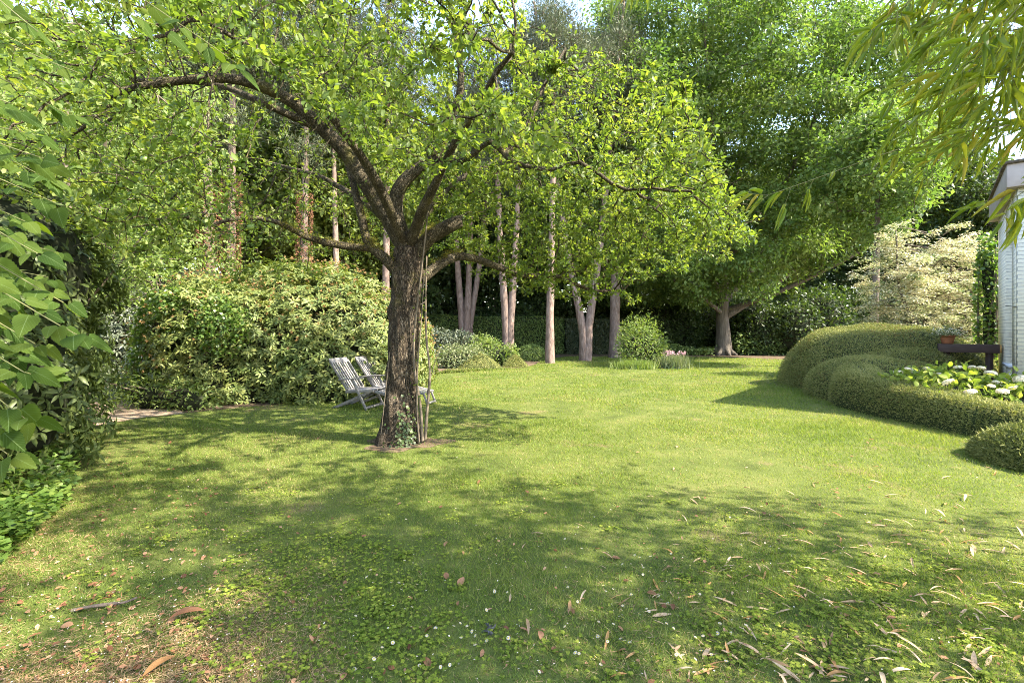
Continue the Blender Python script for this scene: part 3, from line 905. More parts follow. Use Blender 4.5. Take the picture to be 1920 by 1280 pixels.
    for c, rd, m in ((P(1060, 490, 7.6), [1.7, 1.0, .55], 700), (P(1080, 530, 7.9), [1.2, .7, .35], 320), (P(1200, 470, 6.8), [.9, .7, .4], 260), (P(1000, 400, 7.4), [1.6, .9, .9], 500), (P(860, 370, 7.5), [.9, .8, .6], 240), (P(1130, 400, 7.6), [1.2, .8, .8], 300), (P(930, 430, 7.2), [1.0, .8, .5], 260), (P(1290, 420, 6.0), [1.0, .7, .5], 320), (P(300, 400, 4.2), [1.0, .8, .45], 260)):
        a = np.vstack([a, c + rdir(m) * (rng.random((m, 1)) ** .4) * rd])
    # stray sprays that break the outline
    for sx_, sy_, sY in ((1345, 300, 5.2), (1400, 465, 5.6), (1385, 395, 5.4), (1195, 565, 8.0), (1290, 165, 5.6), (1395, 350, 5.1), (1225, 530, 7.2), (1340, 455, 5.8), (1140, 95, 5.6), (1060, 60, 5.2), (1100, 575, 7.8), (170, 440, 4.4), (330, 470, 4.4), (430, 460, 4.6)):
        e = P(sx_, sy_, sY); b0 = a[np.argmin(((a - e) ** 2).sum(1) + 4 * (((a - e) ** 2).sum(1) < .12))]
        f = rng.random((40, 1)); a = np.vstack([a, b0 + (e - b0) * f + rdir(40) * .12])
    PP, par = colonise(pos, par, a, .12, 1.2, .15, 80, (0, 0, .02), .24)
    r = radii(PP, par, .0032, 2.3, rm)
    V, F = limbs_mesh(PP, par, r, lambda q: 14 if q > .05 else (7 if q > .02 else 4), .10)
    mk("limbs", V - loc, F, M["limb_bark"], t)
    # trunk
    th = np.linspace(0, 1, 90)
    path = smooth_path([(-1.50, 6.37, -.05), (-1.49, 6.37, .4), (-1.47, 6.38, 1.0), (-1.43, 6.38, 1.6), (-1.40, 6.39, 2.1), (-1.385, 6.39, 2.45), (-1.38, 6.39, 2.62)], 90)
    z = path[:, 2]
    rad = .205 + .10 * np.exp(-np.maximum(z, 0) / .16) + .035 * np.exp(-((z - 2.25) / .28) ** 2) - .012 * z + .01 * np.sin(z * 5)
    rad[-6:] *= np.linspace(1, .6, 6)
    V, F = tube(path, rad, 64, True)
    c = np.vstack([np.repeat(path, 64, 0), path[[-1]]])
    d = V - c; rr2 = np.linalg.norm(d, axis=1, keepdims=True); u = d / np.maximum(rr2, 1e-6)
    ang = np.arctan2(u[:, 1], u[:, 0])
    sx = np.stack([V[:, 0], V[:, 1], V[:, 2] * .22], 1)
    ridge = .014 * wob(sx, 42) + .010 * wob(V * [1, 1, .5], 24) + .022 * wob(V, 6) + np.exp(-np.maximum(V[:, 2], 0) / .2) * .03 * np.sin(5 * ang + 1)
    burl = .045 * np.exp(-(((V - np.array([-1.66, 6.2, .95])) / .12) ** 2).sum(1)) - .035 * np.exp(-(((V - np.array([-1.42, 6.17, .62])) / [.09, .09, .07]) ** 2).sum(1)) \
        + .05 * np.exp(-(((V - np.array([-1.62, 6.28, 1.75])) / .09) ** 2).sum(1))
    V = V + u * (ridge + burl)[:, None]
    mk("trunk", V - loc, fixq(F), M["apple_bark"], t)
    # moss pads on the upper side of the first limbs
    mp = []
    for li in (0, 2, 4, 7, 3):
        pts, r0, r1 = limbs[li]
        q = smooth_path(pts, 60)[:34]
        for k in range(70):
            i = rng.integers(0, len(q))
            rr3 = r0 + (r1 - r0) * i / 60
            o = unit(np.array([rng.normal() * .6, rng.normal() * .6, .7 + .2 * rng.random()]))
            mp.append((q[i] + o * rr3 * .98, o))
    mpos = np.repeat(np.array([m[0] for m in mp]), 30, 0) + rng.normal(size=(len(mp) * 30, 3)) * .022
    mn = np.repeat(np.array([m[1] for m in mp]), 30, 0)
    lfv = place(mpos, mn + rng.normal(size=mn.shape) * .6, rdir(len(mn)), rng.uniform(.012, .025, len(mn)), .006, T_NEED)
    mk("moss", lfv[0] - loc, lfv[1], M["moss"], t, lfv[2])
    # leaves
    dep = np.zeros(len(PP), int)
    thin = np.where((np.arange(len(PP)) >= n0) & (r < .011))[0]
    k = 18
    idx = np.repeat(thin, k)
    seg = PP[idx] - PP[par[idx]]
    f = np.repeat(rng.random(len(thin)), k) + rng.normal(size=len(idx)) * .10
    has = np.repeat(rng.random(len(thin)) > .26, k)
    spur = np.repeat(unit(rng.normal(size=(len(thin), 3)) + [0, 0, .6]) * rng.uniform(.01, .05, (len(thin), 1)), k, 0)
    clr = np.repeat(rng.random(len(thin)), k)
    pos = PP[par[idx]] + seg * f[:, None] + spur
    idx, pos, seg, clr = idx[has], pos[has], seg[has], clr[has]
    sd = unit(seg)
    qx = CX + FPX * pos[:, 0] / pos[:, 1]; qy = HOR - FPX * (pos[:, 2] - CAM_H) / pos[:, 1]
    LG = [(300, 118), (400, 110), (500, 130), (600, 205), (660, 255), (735, 340), (800, 330), (800, 500), (700, 500), (640, 400), (560, 290), (470, 230), (330, 190)]
    out = (inside_poly(qx, qy, LG) & (pos[:, 1] < 6.4) & (rng.random(len(pos)) < .75)) | (inside_poly(qx, qy, RT) & (rng.random(len(pos)) < .8))
    LG2 = [(380, 260), (560, 270), (700, 380), (745, 505), (640, 500), (390, 480)]
    out |= inside_poly(qx, qy, LG2) & (rng.random(len(pos)) < .62)
    idx, pos, sd, clr = idx[~out], pos[~out], sd[~out], clr[~out]
    n = len(idx)
    ax = unit(sd * .5 + rng.normal(size=(n, 3)) * .7 + np.array([0, 0, .05]))
    pos = pos + ax * rng.uniform(.01, .05, n)[:, None]
    nr = unit(np.array([.12, -.05, .9]) + rng.normal(size=(n, 3)) * .55)
    L = rng.uniform(.030, .066, n)
    parts = []
    for j, tm in enumerate((T_OV, template([.3, .72], [.46, .36], .34, .34), template([.26, .66], [.40, .44], .05, -.12))):
        q = np.arange(n) % 3 == j
        parts.append(place(pos[q], ax[q], nr[q], L[q], (L * rng.uniform(.5, .74, n))[q], tm, (clr * .55 + rng.random(n) * .45)[q]))
    V, F, lf = cat(parts)
    mk("foliage", V - loc, F, M["apple_leaf"], t, lf)
    print("apple nodes", len(PP), "leaves", n)
    # apples
    tips = PP[thin]
    tpx = CX + FPX * tips[:, 0] / tips[:, 1]; tpy = HOR - FPX * (tips[:, 2] - CAM_H) / tips[:, 1]
    proto = None
    for (ax_, ay_) in ((738, 66), (476, 412), (358, 370), (275, 284), (1078, 105), (755, 390), (480, 42), (640, 120), (900, 250), (700, 20), (1230, 400), (1150, 250)):
        i = np.argmin(np.hypot(tpx - ax_, tpy - ay_) + tips[:, 1] * 3)
        u_ = np.linspace(0, math.pi, 9); w_ = np.linspace(0, 2 * math.pi, 14, endpoint=False)
        if proto is None:
            rr4 = .031 * (1 + .12 * np.sin(u_) - .25 * np.exp(-(u_ / .4) ** 2))
            Vv = np.stack([np.outer(rr4 * np.sin(u_), np.cos(w_)), np.outer(rr4 * np.sin(u_), np.sin(w_)), np.outer(rr4 * np.cos(u_), np.ones(14))], -1).reshape(-1, 3)
            ii = np.arange(8)[:, None] * 14; jj = np.arange(14)[None]; j2 = (jj + 1) % 14
            Ff = np.stack([ii + jj, ii + 14 + jj, ii + 14 + j2, ii + j2], -1).reshape(-1, 4)
            st = tube([(0, 0, .024), (.004, 0, .04), (.008, 0, .06)], [.002, .0018, .0018], 5, False)
            Vv, Ff = joinq([(Vv, Ff), st])
            o = proto = mk("apple", Vv, Ff, M["apple"], t)
        else:
            o = proto.copy(); COL.objects.link(o); o.parent = t
        o.location = Vector(tips[i] - loc) - Vector((0, 0, .05))
        s = rng.uniform(.7, 1.0); o.scale = (s, s, s)
    return t, PP, r
apple_tree()

# suckers beside the trunk, and the ivy climbing it
def suckers():
    t = thing("sucker_shoots", "thin upright sucker shoots rising beside the apple trunk", "shoots", (-1.2, 6.25, 0))
    loc = np.array([-1.2, 6.25, 0])
    paths = [([P(797, 822, 6.3), P(800, 780, 6.28), P(806, 700, 6.28), P(800, 640, 6.3), P(798, 560, 6.3), P(800, 480, 6.3)], .022, .010),
             ([P(792, 826, 6.25), P(788, 760, 6.25), P(778, 700, 6.2), P(776, 640, 6.2), P(784, 560, 6.2), P(800, 420, 6.2), P(803, 330, 6.2)], .020, .007),
             ([P(786, 828, 6.2), P(782, 770, 6.18), P(783, 690, 6.16), P(790, 600, 6.14), P(795, 520, 6.12)], .012, .006),
             ([P(713, 829, 6.2), P(720, 760, 6.15), P(731, 660, 6.15)], .006, .004),
             ([P(800, 740, 6.3), P(812, 690, 6.35), P(826, 650, 6.4)], .008, .004)]
    ends = []
    for q, a, b in paths:
        s = smooth_path(q, 26)
        V, F = tube(s - loc, np.linspace(a, b, 26), 8, True, .12, 20)
        mk("shoot", V, fixq(F), M["twig"], t)
        ends.append(s)
    # a few leaves
    p = np.concatenate([e[rng.integers(4, 26, 26)] for e in ends[:3]] + [ends[4][rng.integers(8, 26, 20)]])
    n = len(p)
    V, F, lf = place(p + rng.normal(size=(n, 3)) * .03, rdir(n), np.array([0, 0, .8]) + rdir(n) * .6, rng.uniform(.03, .06, n), rng.uniform(.02, .035, n), T_OV)
    mk("foliage", V - loc, F, M["apple_leaf"], t, lf)
suckers()

IVYT = template([.12, .45, .7], [.42, .5, .22], .1, .1)
def ivy_on_trunk():
    n = 150
    z = np.abs(rng.normal(0, .26, n)); z = np.clip(z, 0.02, .8)
    a = R(-62) + rng.normal(size=n) * (.42 - .28 * z)
    r0 = .235 + .10 * np.exp(-z / .16)
    p = np.stack([-1.49 + r0 * np.cos(a), 6.37 + r0 * np.sin(a), z], 1)
    nn = np.stack([np.cos(a), np.sin(a), np.full(n, .4)], 1)
    ax = unit(np.stack([rng.normal(size=n) * .5, rng.normal(size=n) * .3, -np.ones(n) * .6], 1) + nn * .2)
    L = rng.uniform(.025, .045, n)
    V, F, lf = place(p + nn * .01, ax, nn, L, L * .95, IVYT)
    o = mk("ivy", V, F, M["dark_leaf"], None, lf)
    tag(o, "dark ivy climbing the right foot of the apple trunk", "ivy")
ivy_on_trunk()

# ================================================================== GARDEN CHAIRS
def chair(label):
    t = thing("garden_chair", label, "chair", group="weathered recliner chairs behind the apple tree")
    w = .265
    def part(nm, pieces, bv=.004):
        V, F = joinq(pieces); return bevel(mk(nm, V, F, M["teak"], t, smooth=False), bv)
    prof = [(-.54, .90), (-.43, .74), (-.33, .60), (-.24, .47), (-.17, .37)]
    back = []
    for k in range(6):
        y = -w + .05 + (2 * w - .10) * (k + .5) / 6
        for a, b in zip(prof[:-1], prof[1:]):
            back.append(bar((a[0], y, a[1]), (b[0], y, b[1]), .036, .014, (1, 0, .6)))
    back.append(bar((-.17, -w, .365), (-.17, w, .365), .05, .03, (0, 0, 1)))
    part("backrest", back, .002)
    part("headboard", [bar((-.545, -w - .01, .905), (-.545, w + .01, .905), .022, .10, (-.5, 0, .85))], .006)
    fr = []
    for s in (-1, 1):
        for a, b in zip(prof[:-1], prof[1:]):
            fr.append(bar((a[0], s * w, a[1]), (b[0], s * w, b[1]), .028, .045, (1, 0, .6)))
        fr.append(bar((-.20, s * w, .33), (.40, s * w, .37), .028, .05))
        fr.append(bar((.36, s * (w - .035), .36), (.92, s * (w - .035), .24), .026, .045))
    part("side_rails", fr)
    seat = []
    for k in range(8):
        x = -.10 + k * .062
        seat.append(bar((x, -w + .016, .358 + x * .06), (x, w - .016, .358 + x * .06), .048, .016))
    part("seat", seat, .002)
    foot = []
    for k in range(7):
        x = .45 + k * .072; z = .372 - (x - .36) * .215 
        foot.append(bar((x, -w + .05, z), (x, w - .05, z), .052, .016))
    part("footrest", foot, .002)
    for s in (-1, 1):
        part("armrest", [bar((-.33, s * (w + .032), .555), (.20, s * (w + .032), .605), .065, .022)], .006)
        part("leg", [bar((-.04, s * (w + .03), .575), (.27, s * (w + .03), .0), .03, .046)])
        part("leg", [bar((.30, s * (w - .032), .345), (-.50, s * (w - .032), .0), .03, .05)])
        part("foot_support", [bar((.88, s * (w - .07), .245), (.98, s * (w - .07), .0), .026, .04)])
    part("stretcher", [bar((.25, -w - .02, .05), (.25, w + .02, .05), .03, .045)])
    part("stretcher", [bar((-.46, -w + .04, .03), (-.46, w - .04, .03), .04, .03)])
    part("stretcher", [bar((.965, -w + .08, .05), (.965, w - .08, .05), .022, .035)])
    return t
c1 = chair("grey weathered wooden recliner chair, the nearer one left of the apple trunk")
c1.location = (-2.87, 9.25, 0); c1.rotation_euler = (0, 0, R(-16))
c2 = chair("grey weathered wooden recliner chair half hidden behind the apple trunk")
c2.location = (-2.56, 9.85, 0); c2.rotation_euler = (0, 0, R(-13))

# ================================================================== SHRUBS ON THE LEFT
shrub("rhododendron", "huge sunlit rhododendron with spent orange flower heads behind the garden chairs", "shrub",
      [(-4.6, 11.6, .9, 2.3, 1.9, 2.15), (-6.5, 10.9, .8, 1.7, 1.6, 1.9), (-3.65, 12.4, .7, 1.5, 1.6, 1.75), (-5.6, 12.3, 1.2, 1.9, 1.7, 2.0), (-3.5, 13.6, .6, 1.3, 1.3, 1.35), (-4.2, 10.6, .4, 1.8, 1.1, 1.25), (-5.6, 10.6, .9, 1.4, 1.2, 1.5), (-6.2, 10.2, .3, 1.3, .9, .9)],
      7600, (.09, .145), .34, "rhodo_leaf", T_LONG, whorl=8, core=.74, depth=(.80, 1.05), rough=.13)
def spent_heads():
    root = [o for o in COL.objects if o.name == "rhododendron"][0]
    pt, nn = blob_points([(-4.6, 11.6, .9, 2.3, 1.9, 2.15), (-6.5, 10.9, .8, 1.7, 1.6, 1.9), (-3.65, 12.4, .7, 1.5, 1.6, 1.75), (-3.5, 13.6, .6, 1.3, 1.3, 1.35)], 1500, 2, (1.02, 1.10), .6, .16, 1.8)
    ok = rng.random(len(pt)) < np.clip((pt[:, 2] - .6) / 1.2, .08, 1)
    pt, nn = pt[ok], nn[ok]
    p = np.repeat(pt + nn * .02, 14, 0)
    n = len(p)
    V, F, lf = place(p, np.repeat(nn, 14, 0) + [0, 0, .5] + rng.normal(size=(n, 3)) * .7, rdir(n), rng.uniform(.03, .065, n), .010, T_Q)
    mk("flower_heads", V, F, M["spent"], root, lf)
spent_heads()

shrub("rhododendron", "dark leaved rhododendron at the left edge of the lawn", "shrub",
      [(-5.75, 4.9, .9, 1.2, 1.3, 1.5), (-7.2, 6.4, 1.0, 1.3, 1.5, 1.9), (-8.5, 7.9, 1.1, 1.0, 1.1, 2.0), (-5.4, 3.4, 1.0, 1.3, 1.2, 1.9), (-6.1, 5.6, 2.2, 1.2, 1.4, 1.3)],
      3000, (.10, .15), .34, "rhodo_dark", T_LONG, whorl=8, core=.75, depth=(.82, 1.08), rough=.2)
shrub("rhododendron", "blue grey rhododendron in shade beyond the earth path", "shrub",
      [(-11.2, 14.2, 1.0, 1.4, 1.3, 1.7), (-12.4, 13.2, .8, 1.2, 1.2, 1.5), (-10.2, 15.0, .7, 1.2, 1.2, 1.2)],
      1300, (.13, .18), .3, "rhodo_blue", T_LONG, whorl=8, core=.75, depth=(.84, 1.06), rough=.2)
shrub("hazel_bush", "pale green loose bush rising behind the blue grey rhododendron", "shrub",
      [(-11.5, 17.5, 2.2, 2.4, 2.0, 2.6), (-14.0, 16.5, 2.4, 2.2, 2.0, 2.8), (-9.3, 17.5, 1.6, 1.9, 1.8, 2.0)],
      14000, (.09, .14), .6, "shrub_leaf", T_Q, core=.6, depth=(.6, 1.06), rough=.3)
shrub("low_shrub", "low yellow green undergrowth shrub at the foot of the ivy clad leaning stems", "shrub",
      [(-6.9, 9.25, .15, .55, .4, .5), (-6.1, 9.05, .15, .6, .35, .42), (-7.5, 9.8, .2, .5, .5, .6)],
      1700, (.06, .10), .4, "shrub_leaf", T_LONG, core=.5, depth=(.5, 1.1), rough=.3)
shrub("low_shrub", "pale variegated ground shrub beside the earth path", "shrub",
      [(-8.9, 11.2, .15, .7, .6, .5), (-9.6, 12.3, .15, .7, .7, .6), (-8.3, 10.4, .1, .5, .4, .35)],
      2600, (.05, .09), .5, "pale_leaf", T_Q, core=.5, depth=(.5, 1.1), rough=.3)

def leaning_stems():
    t = thing("ivy_clad_tree", "small leaning tree smothered in glossy ivy beside the earth path", "tree", (-7.5, 9.75, 0))
    loc = np.array([-7.5, 9.75, 0])
    paths = [[(-7.5, 9.75, 0), (-7.1, 9.8, .5), (-6.7, 9.9, 1.0), (-6.3, 10.0, 1.6)], [(-7.45, 9.7, 0), (-6.9, 9.6, .4), (-6.4, 9.6, .8), (-5.9, 9.7, 1.3)],
             [(-7.6, 9.8, 0), (-7.55, 9.8, .7), (-7.4, 9.85, 1.4), (-7.2, 9.9, 2.0)]]
    V, F = joinq([tube(smooth_path(p, 16), np.linspace(.06, .03, 16), 9, True, .15, 9) for p in paths])
    mk("trunk", V - loc, fixq(F), M["wood_bark"], t)
    pt, nn = blob_points([(-6.5, 9.9, 1.6, .95, .5, .5), (-7.35, 9.85, 1.3, .42, .4, 1.0), (-5.9, 9.75, 1.5, .6, .5, .55), (-6.9, 9.8, 1.95, .6, .5, .4)], 5200, 2, (.55, 1.12), .05, .3, 2.5)
    V, F, lf = loose(pt, nn, (.05, .085), .85, IVYT, .5, .5)
    mk("foliage", V - loc, F, M["ivy_leaf"], t, lf)
leaning_stems()

def ivy_ground():
    poly = [G(-260, 1080), G(0, 1065), G(60, 1020), G(140, 940), G(150, 880), G(60, 840), G(-300, 850)]
    n = 9000
    px = rng.uniform(-260, 170, n); py = rng.uniform(840, 1085, n)
    g = np.array([G(a, b) for a, b in zip(px, py)])
    ok = inside_poly(g[:, 0], g[:, 1], poly)
    g = g[ok]; n = len(g)
    pos = np.stack([g[:, 0], g[:, 1], .04 + .16 * rng.random(n) + .05 * wob(np.c_[g, g[:, :1]], 2.5)], 1)
    ax = unit(rng.normal(size=(n, 3)) * [1, 1, .3])
    L = rng.uniform(.035, .065, n)
    V, F, lf = place(pos, ax, np.array([0, 0, 1.]) + rng.normal(size=(n, 3)) * .4, L, L * .95, IVYT)
    tag(mk("ground_ivy", V, F, M["ivy_leaf"], None, lf), "ivy ground cover along the left edge of the lawn", "ivy", kind="stuff")
    poly2 = [G(190, 760), G(235, 745), G(330, 768), G(480, 758), G(560, 748), G(560, 735), G(300, 735), G(210, 700)]
    n = 5000
    x = rng.uniform(-10, -3, n); y = rng.uniform(8, 14, n)
    ok = inside_poly(x, y, poly2); x, y = x[ok], y[ok]; n = len(x)
    pos = np.stack([x, y, .02 + .1 * rng.random(n)], 1)
    L = rng.uniform(.04, .08, n)
    V, F, lf = place(pos, unit(rng.normal(size=(n, 3)) * [1, 1, .3]), np.array([0, 0, 1.]) + rng.normal(size=(n, 3)) * .5, L, L * .8, T_OV)
    tag(mk("ground_cover", V, F, M["pale_leaf"], None, lf), "low ground cover between the path and the sunlit rhododendron", "ground cover", kind="stuff")
ivy_ground()

def near_shrub():
    t = thing("large_leaved_shrub", "shrub with big serrated light green leaves hanging in at the left edge, nearest the camera", "shrub", (-3.0, 1.7, 0))
    loc = np.array([-3.0, 1.7, 0])
    shoots = []
    for (x, y, Y), (x2, y2, Y2) in [
        ((-420, 330, 2.0), (120, 300, 1.8)), ((-420, 250, 1.9), (60, 200, 1.7)), ((-380, 380, 2.1), (150, 380, 2.0)), ((-420, 420, 1.9), (110, 470, 1.8)),
        ((-400, 500, 1.9), (160, 560, 1.9)), ((-420, 540, 1.8), (190, 625, 1.75)), ((-380, 620, 1.9), (110, 640, 1.75)), ((-420, 660, 1.7), (85, 690, 1.55)),
        ((-380, 700, 1.7), (95, 780, 1.6)), ((-420, 740, 1.7), (40, 800, 1.55)), ((-400, 560, 2.3), (60, 580, 2.2)), ((-380, 440, 2.4), (70, 520, 2.3)),
        ((-400, 100, 2.2), (150, 140, 1.9)), ((-400, -120, 2.3), (300, 50, 2.0)), ((-300, -250, 2.3), (440, 120, 2.1)), ((-300, -60, 2.3), (70, 60, 1.8)), ((-360, 150, 2.5), (170, 210, 2.3)),
        ((-260, -300, 2.6), (260, -10, 2.2)), ((-420, 460, 2.7), (60, 430, 2.6)), ((-420, 300, 2.8), (110, 250, 2.7)), ((-420, 650, 2.2), (20, 720, 2.0)), ((-420, 500, 1.7), (0, 520, 1.5)), ((-400, 280, 2.4), (130, 330, 2.2)), ((-400, 360, 2.5), (90, 410, 2.4)), ((-400, 600, 2.4), (130, 520, 2.2)), ((-400, 760, 2.0), (60, 850, 1.8)), ((-380, 560, 2.0), (80, 660, 1.9)), ((-400, 200, 2.1), (30, 270, 2.0)), ((-400, 420, 2.2), (30, 600, 2.0)), ((-380, 720, 2.3), (110, 700, 2.2)), ((-400, 60, 2.4), (100, 110, 2.3)), ((-400, 480, 2.5), (150, 470, 2.5))]:
        x2 -= 45 if y2 > 180 else 0
        a, b = P(x, y, Y), P(x2, y2, Y2)
        mid = (a + b) / 2 + np.array([0, 0, .22])
        shoots.append(smooth_path([a, (a + mid) / 2 + [0, 0, .06], mid, b], 24))
    parts, leafp = [], []
    for s in shoots:
        parts.append(tube(s + np.stack([wob(s, 6), wob(s + 3, 6), wob(s + 7, 6)], 1) * .012, np.linspace(.0055, .0016, 24), 6))
        tan = unit(np.gradient(s, axis=0))
        sid = 1
        for i in range(3, 24, 1):
            if rng.random() < .12: continue
            sid = -sid
            w = unit(np.cross(tan[i], [0, 0, 1.]))
            for q in ((sid,) if i < 22 and rng.random() < .4 else (-1, 1) if i < 22 else (-1, 1, 0)):
                ax = unit(tan[i] * .55 + w * q * .75 + np.array([0, -.1, -.32]) + rng.normal(size=3) * .22)
                leafp.append((s[i] + w * q * .012, ax))
    base = np.array([-3.0, 1.7, 0])
    for s in shoots[::2]:
        parts.append(tube(smooth_path([base + rng.normal(size=3) * [.15, .15, 0], (base + s[0]) / 2 + [-.1, 0, .25], s[0]], 12), np.linspace(.022, .010, 12), 6))
    V, F = joinq(parts)
    mk("stem", V - loc, fixq(F), M["green_twig"], t)
    p = np.array([q[0] for q in leafp]); ax = np.array([q[1] for q in leafp]); n = len(p)
    nr = unit(np.array([.25, -.55, .75]) + rng.normal(size=(n, 3)) * .35)
    L = rng.uniform(.05, .105, n)
    # petioles push the blade off the shoot
    V, F, lf = place(p + ax * .025, ax, nr, L, L * rng.uniform(.68, .82, n), T_BIG)
    mk("foliage", V - loc, F, M["big_leaf"], t, lf)
near_shrub()

# ================================================================== CLIPPED EVERGREENS ON THE RIGHT
def clipped_surface(pt, nn, n, L, W, mat):
    ax = unit(nn * .55 + rng.normal(size=(n, 3)) * .6 + [0, 0, .15])
    return place(pt, ax, unit(nn + rng.normal(size=(n, 3)) * .6), rng.uniform(*L, n), rng.uniform(*W, n), T_Q)

def clipped(name, label, blobs, n, p=2.0, L=(.02, .038), W=(.008, .014), rough=.03, rf=2.4, mat="yew", cat_="topiary"):
    t = thing(name, label, cat_, (blobs[0][0], blobs[0][1], 0))
    loc = np.array([blobs[0][0], blobs[0][1], 0])
    pt, nn = blob_points(blobs, n, p, (.955, 1.016), .01, rough, rf, .95)
    k = len(pt) // 14
    stray = place(pt[:k], unit(nn[:k] + rng.normal(size=(k, 3)) * .45), rdir(k), rng.uniform(.03, .085, k), rng.uniform(.006, .011, k), T_Q, np.clip(rng.normal(.8, .2, k), 0, 1))
    V, F, lf = cat([clipped_surface(pt, nn, len(pt), L, W, mat), stray])
    mk("foliage", V - loc, F, M[mat], t, lf)
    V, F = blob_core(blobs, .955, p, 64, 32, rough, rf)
    mk("shade_core", V - loc, F, M["yew_core"], t)  # solid dark body, painted shade showing through gaps in the leaf layer
    return t
DOME = [(9.35, 12.3, 0, 2.08, 2.05, 1.58), (8.0, 10.5, 0, 1.3, 1.2, .95), (9.8, 11.5, 0, 1.05, .8, 1.3), (8.85, 10.85, 0, 1.2, .9, 1.12)]
clipped("dome_topiary", "large mounded dome of clipped evergreen at the right of the lawn", DOME, 118000, 2.5, (.024, .048), (.010, .018), .05)
clipped("ball_topiary", "low clipped evergreen cushion at the right edge, nearest the camera", [(6.18, 5.2, 0, .86, .84, .49)], 42000, 2.15, (.016, .034), (.008, .014), .05, mat="yew_dark")

def snake():
    path = smooth_path([(7.2, 10.0, 0), (6.8, 9.3, 0), (6.66, 8.4, 0), (6.68, 7.5, 0), (6.8, 6.8, 0), (7.2, 6.3, 0), (7.9, 6.0, 0)], 60)
    h = np.interp(np.linspace(0, 1, 60), [0, .2, .5, .8, 1], [.80, .68, .56, .46, .40])
    w = np.interp(np.linspace(0, 1, 60), [0, .3, .7, 1], [.50, .42, .40, .38])
    tan = unit(np.gradient(path, axis=0)); sd = np.cross(tan, [0, 0, 1.])
    t = thing("curved_hedge", "low curving clipped hedge running from the dome toward the camera", "hedge", (6.4, 8, 0))
    loc = np.array([6.4, 8, 0])
    def surf(s, th, k=1.0):
        i = np.clip(s * 59, 0, 58.999); a = i.astype(int); f = (i - a)[:, None]
        c = path[a] * (1 - f) + path[a + 1] * f; S_ = sd[a]; H = h[a]; W_ = w[a]
        ct, st = np.cos(th), np.sin(th)
        e = .62
        cx = np.sign(ct) * np.abs(ct) ** e; cz = np.abs(st) ** e
        pt = c + S_ * (cx * W_ * k)[:, None] + np.array([0, 0, 1.]) * (cz * H * k)[:, None]
        pt += (S_ * cx[:, None] + np.array([0, 0, 1.]) * cz[:, None]) * (.03 * wob(pt, 2.5))[:, None]
        nn = unit(S_ * (np.sign(ct) * np.abs(ct) ** (2 - e) / W_)[:, None] + np.array([0, 0, 1.]) * (np.abs(st) ** (2 - e) / H)[:, None])
        return pt, nn
    n = 58000
    pt, nn = surf(rng.random(n), rng.uniform(0, math.pi, n), 1.0)
    pt = pt - nn * rng.uniform(-.006, .035, n)[:, None]
    k = 6000
    stray = place(pt[:k], unit(nn[:k] + rng.normal(size=(k, 3)) * .45), rdir(k), rng.uniform(.03, .075, k), rng.uniform(.006, .011, k), T_Q, np.clip(rng.normal(.8, .2, k), 0, 1))
    V, F, lf = cat([clipped_surface(pt, nn, n, (.020, .040), (.008, .015), "yew"), stray])
    mk("foliage", V - loc, F, M["yew"], t, lf)
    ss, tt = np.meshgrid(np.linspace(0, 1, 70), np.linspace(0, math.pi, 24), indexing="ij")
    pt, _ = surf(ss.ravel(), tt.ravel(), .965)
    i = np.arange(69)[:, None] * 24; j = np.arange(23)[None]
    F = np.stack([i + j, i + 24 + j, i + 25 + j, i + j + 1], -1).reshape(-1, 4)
    mk("shade_core", pt - loc, F, M["yew_core"], t)  # dark filler under the leaves, its colour stands in for inner shade
snake()

def pyramid(label, x, y, r, h):
    t = thing("pyramid_topiary", label, "topiary", (x, y, 0))
    n = 9000
    u = np.sqrt(rng.random(n)); a = rng.uniform(0, 6.28, n)
    q = np.maximum(np.abs(np.cos(a)), np.abs(np.sin(a)))
    k = u / q ** .7
    pt = np.stack([k * r * np.cos(a), k * r * np.sin(a), h * (1 - u) ** .85], 1)
    nn = unit(np.stack([np.cos(a), np.sin(a), np.full(n, r / h)], 1))
    V, F, lf = clipped_surface(pt, nn, n, (.03, .06), (.016, .03), "yew")
    mk("foliage", V, F, M["yew"], t, lf)
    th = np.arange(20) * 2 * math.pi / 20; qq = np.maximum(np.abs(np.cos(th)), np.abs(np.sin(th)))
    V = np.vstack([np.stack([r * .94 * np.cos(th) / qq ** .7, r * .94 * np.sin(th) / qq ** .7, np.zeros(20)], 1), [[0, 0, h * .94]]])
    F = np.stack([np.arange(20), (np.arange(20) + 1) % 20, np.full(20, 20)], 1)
    mk("shade_core", V, F, M["yew_core"], t)  # solid dark cone painted as the shaded inside of the pyramid
g = G(897, 691); pyramid("clipped green pyramid in front of the triple stemmed pine", g[0], g[1] + .5, .85, .62)
g = G(966, 689); pyramid("small clipped pyramid at the foot of the double stemmed pine", g[0], g[1] + .5, .52, .5)
clipped("ball_topiary", "rounded dark clipped mound beneath the far hedge", [(.95, 23.5, 0, .8, .8, .75)], 6000, 2.2, (.05, .09), (.025, .04), mat="hedge_leaf")

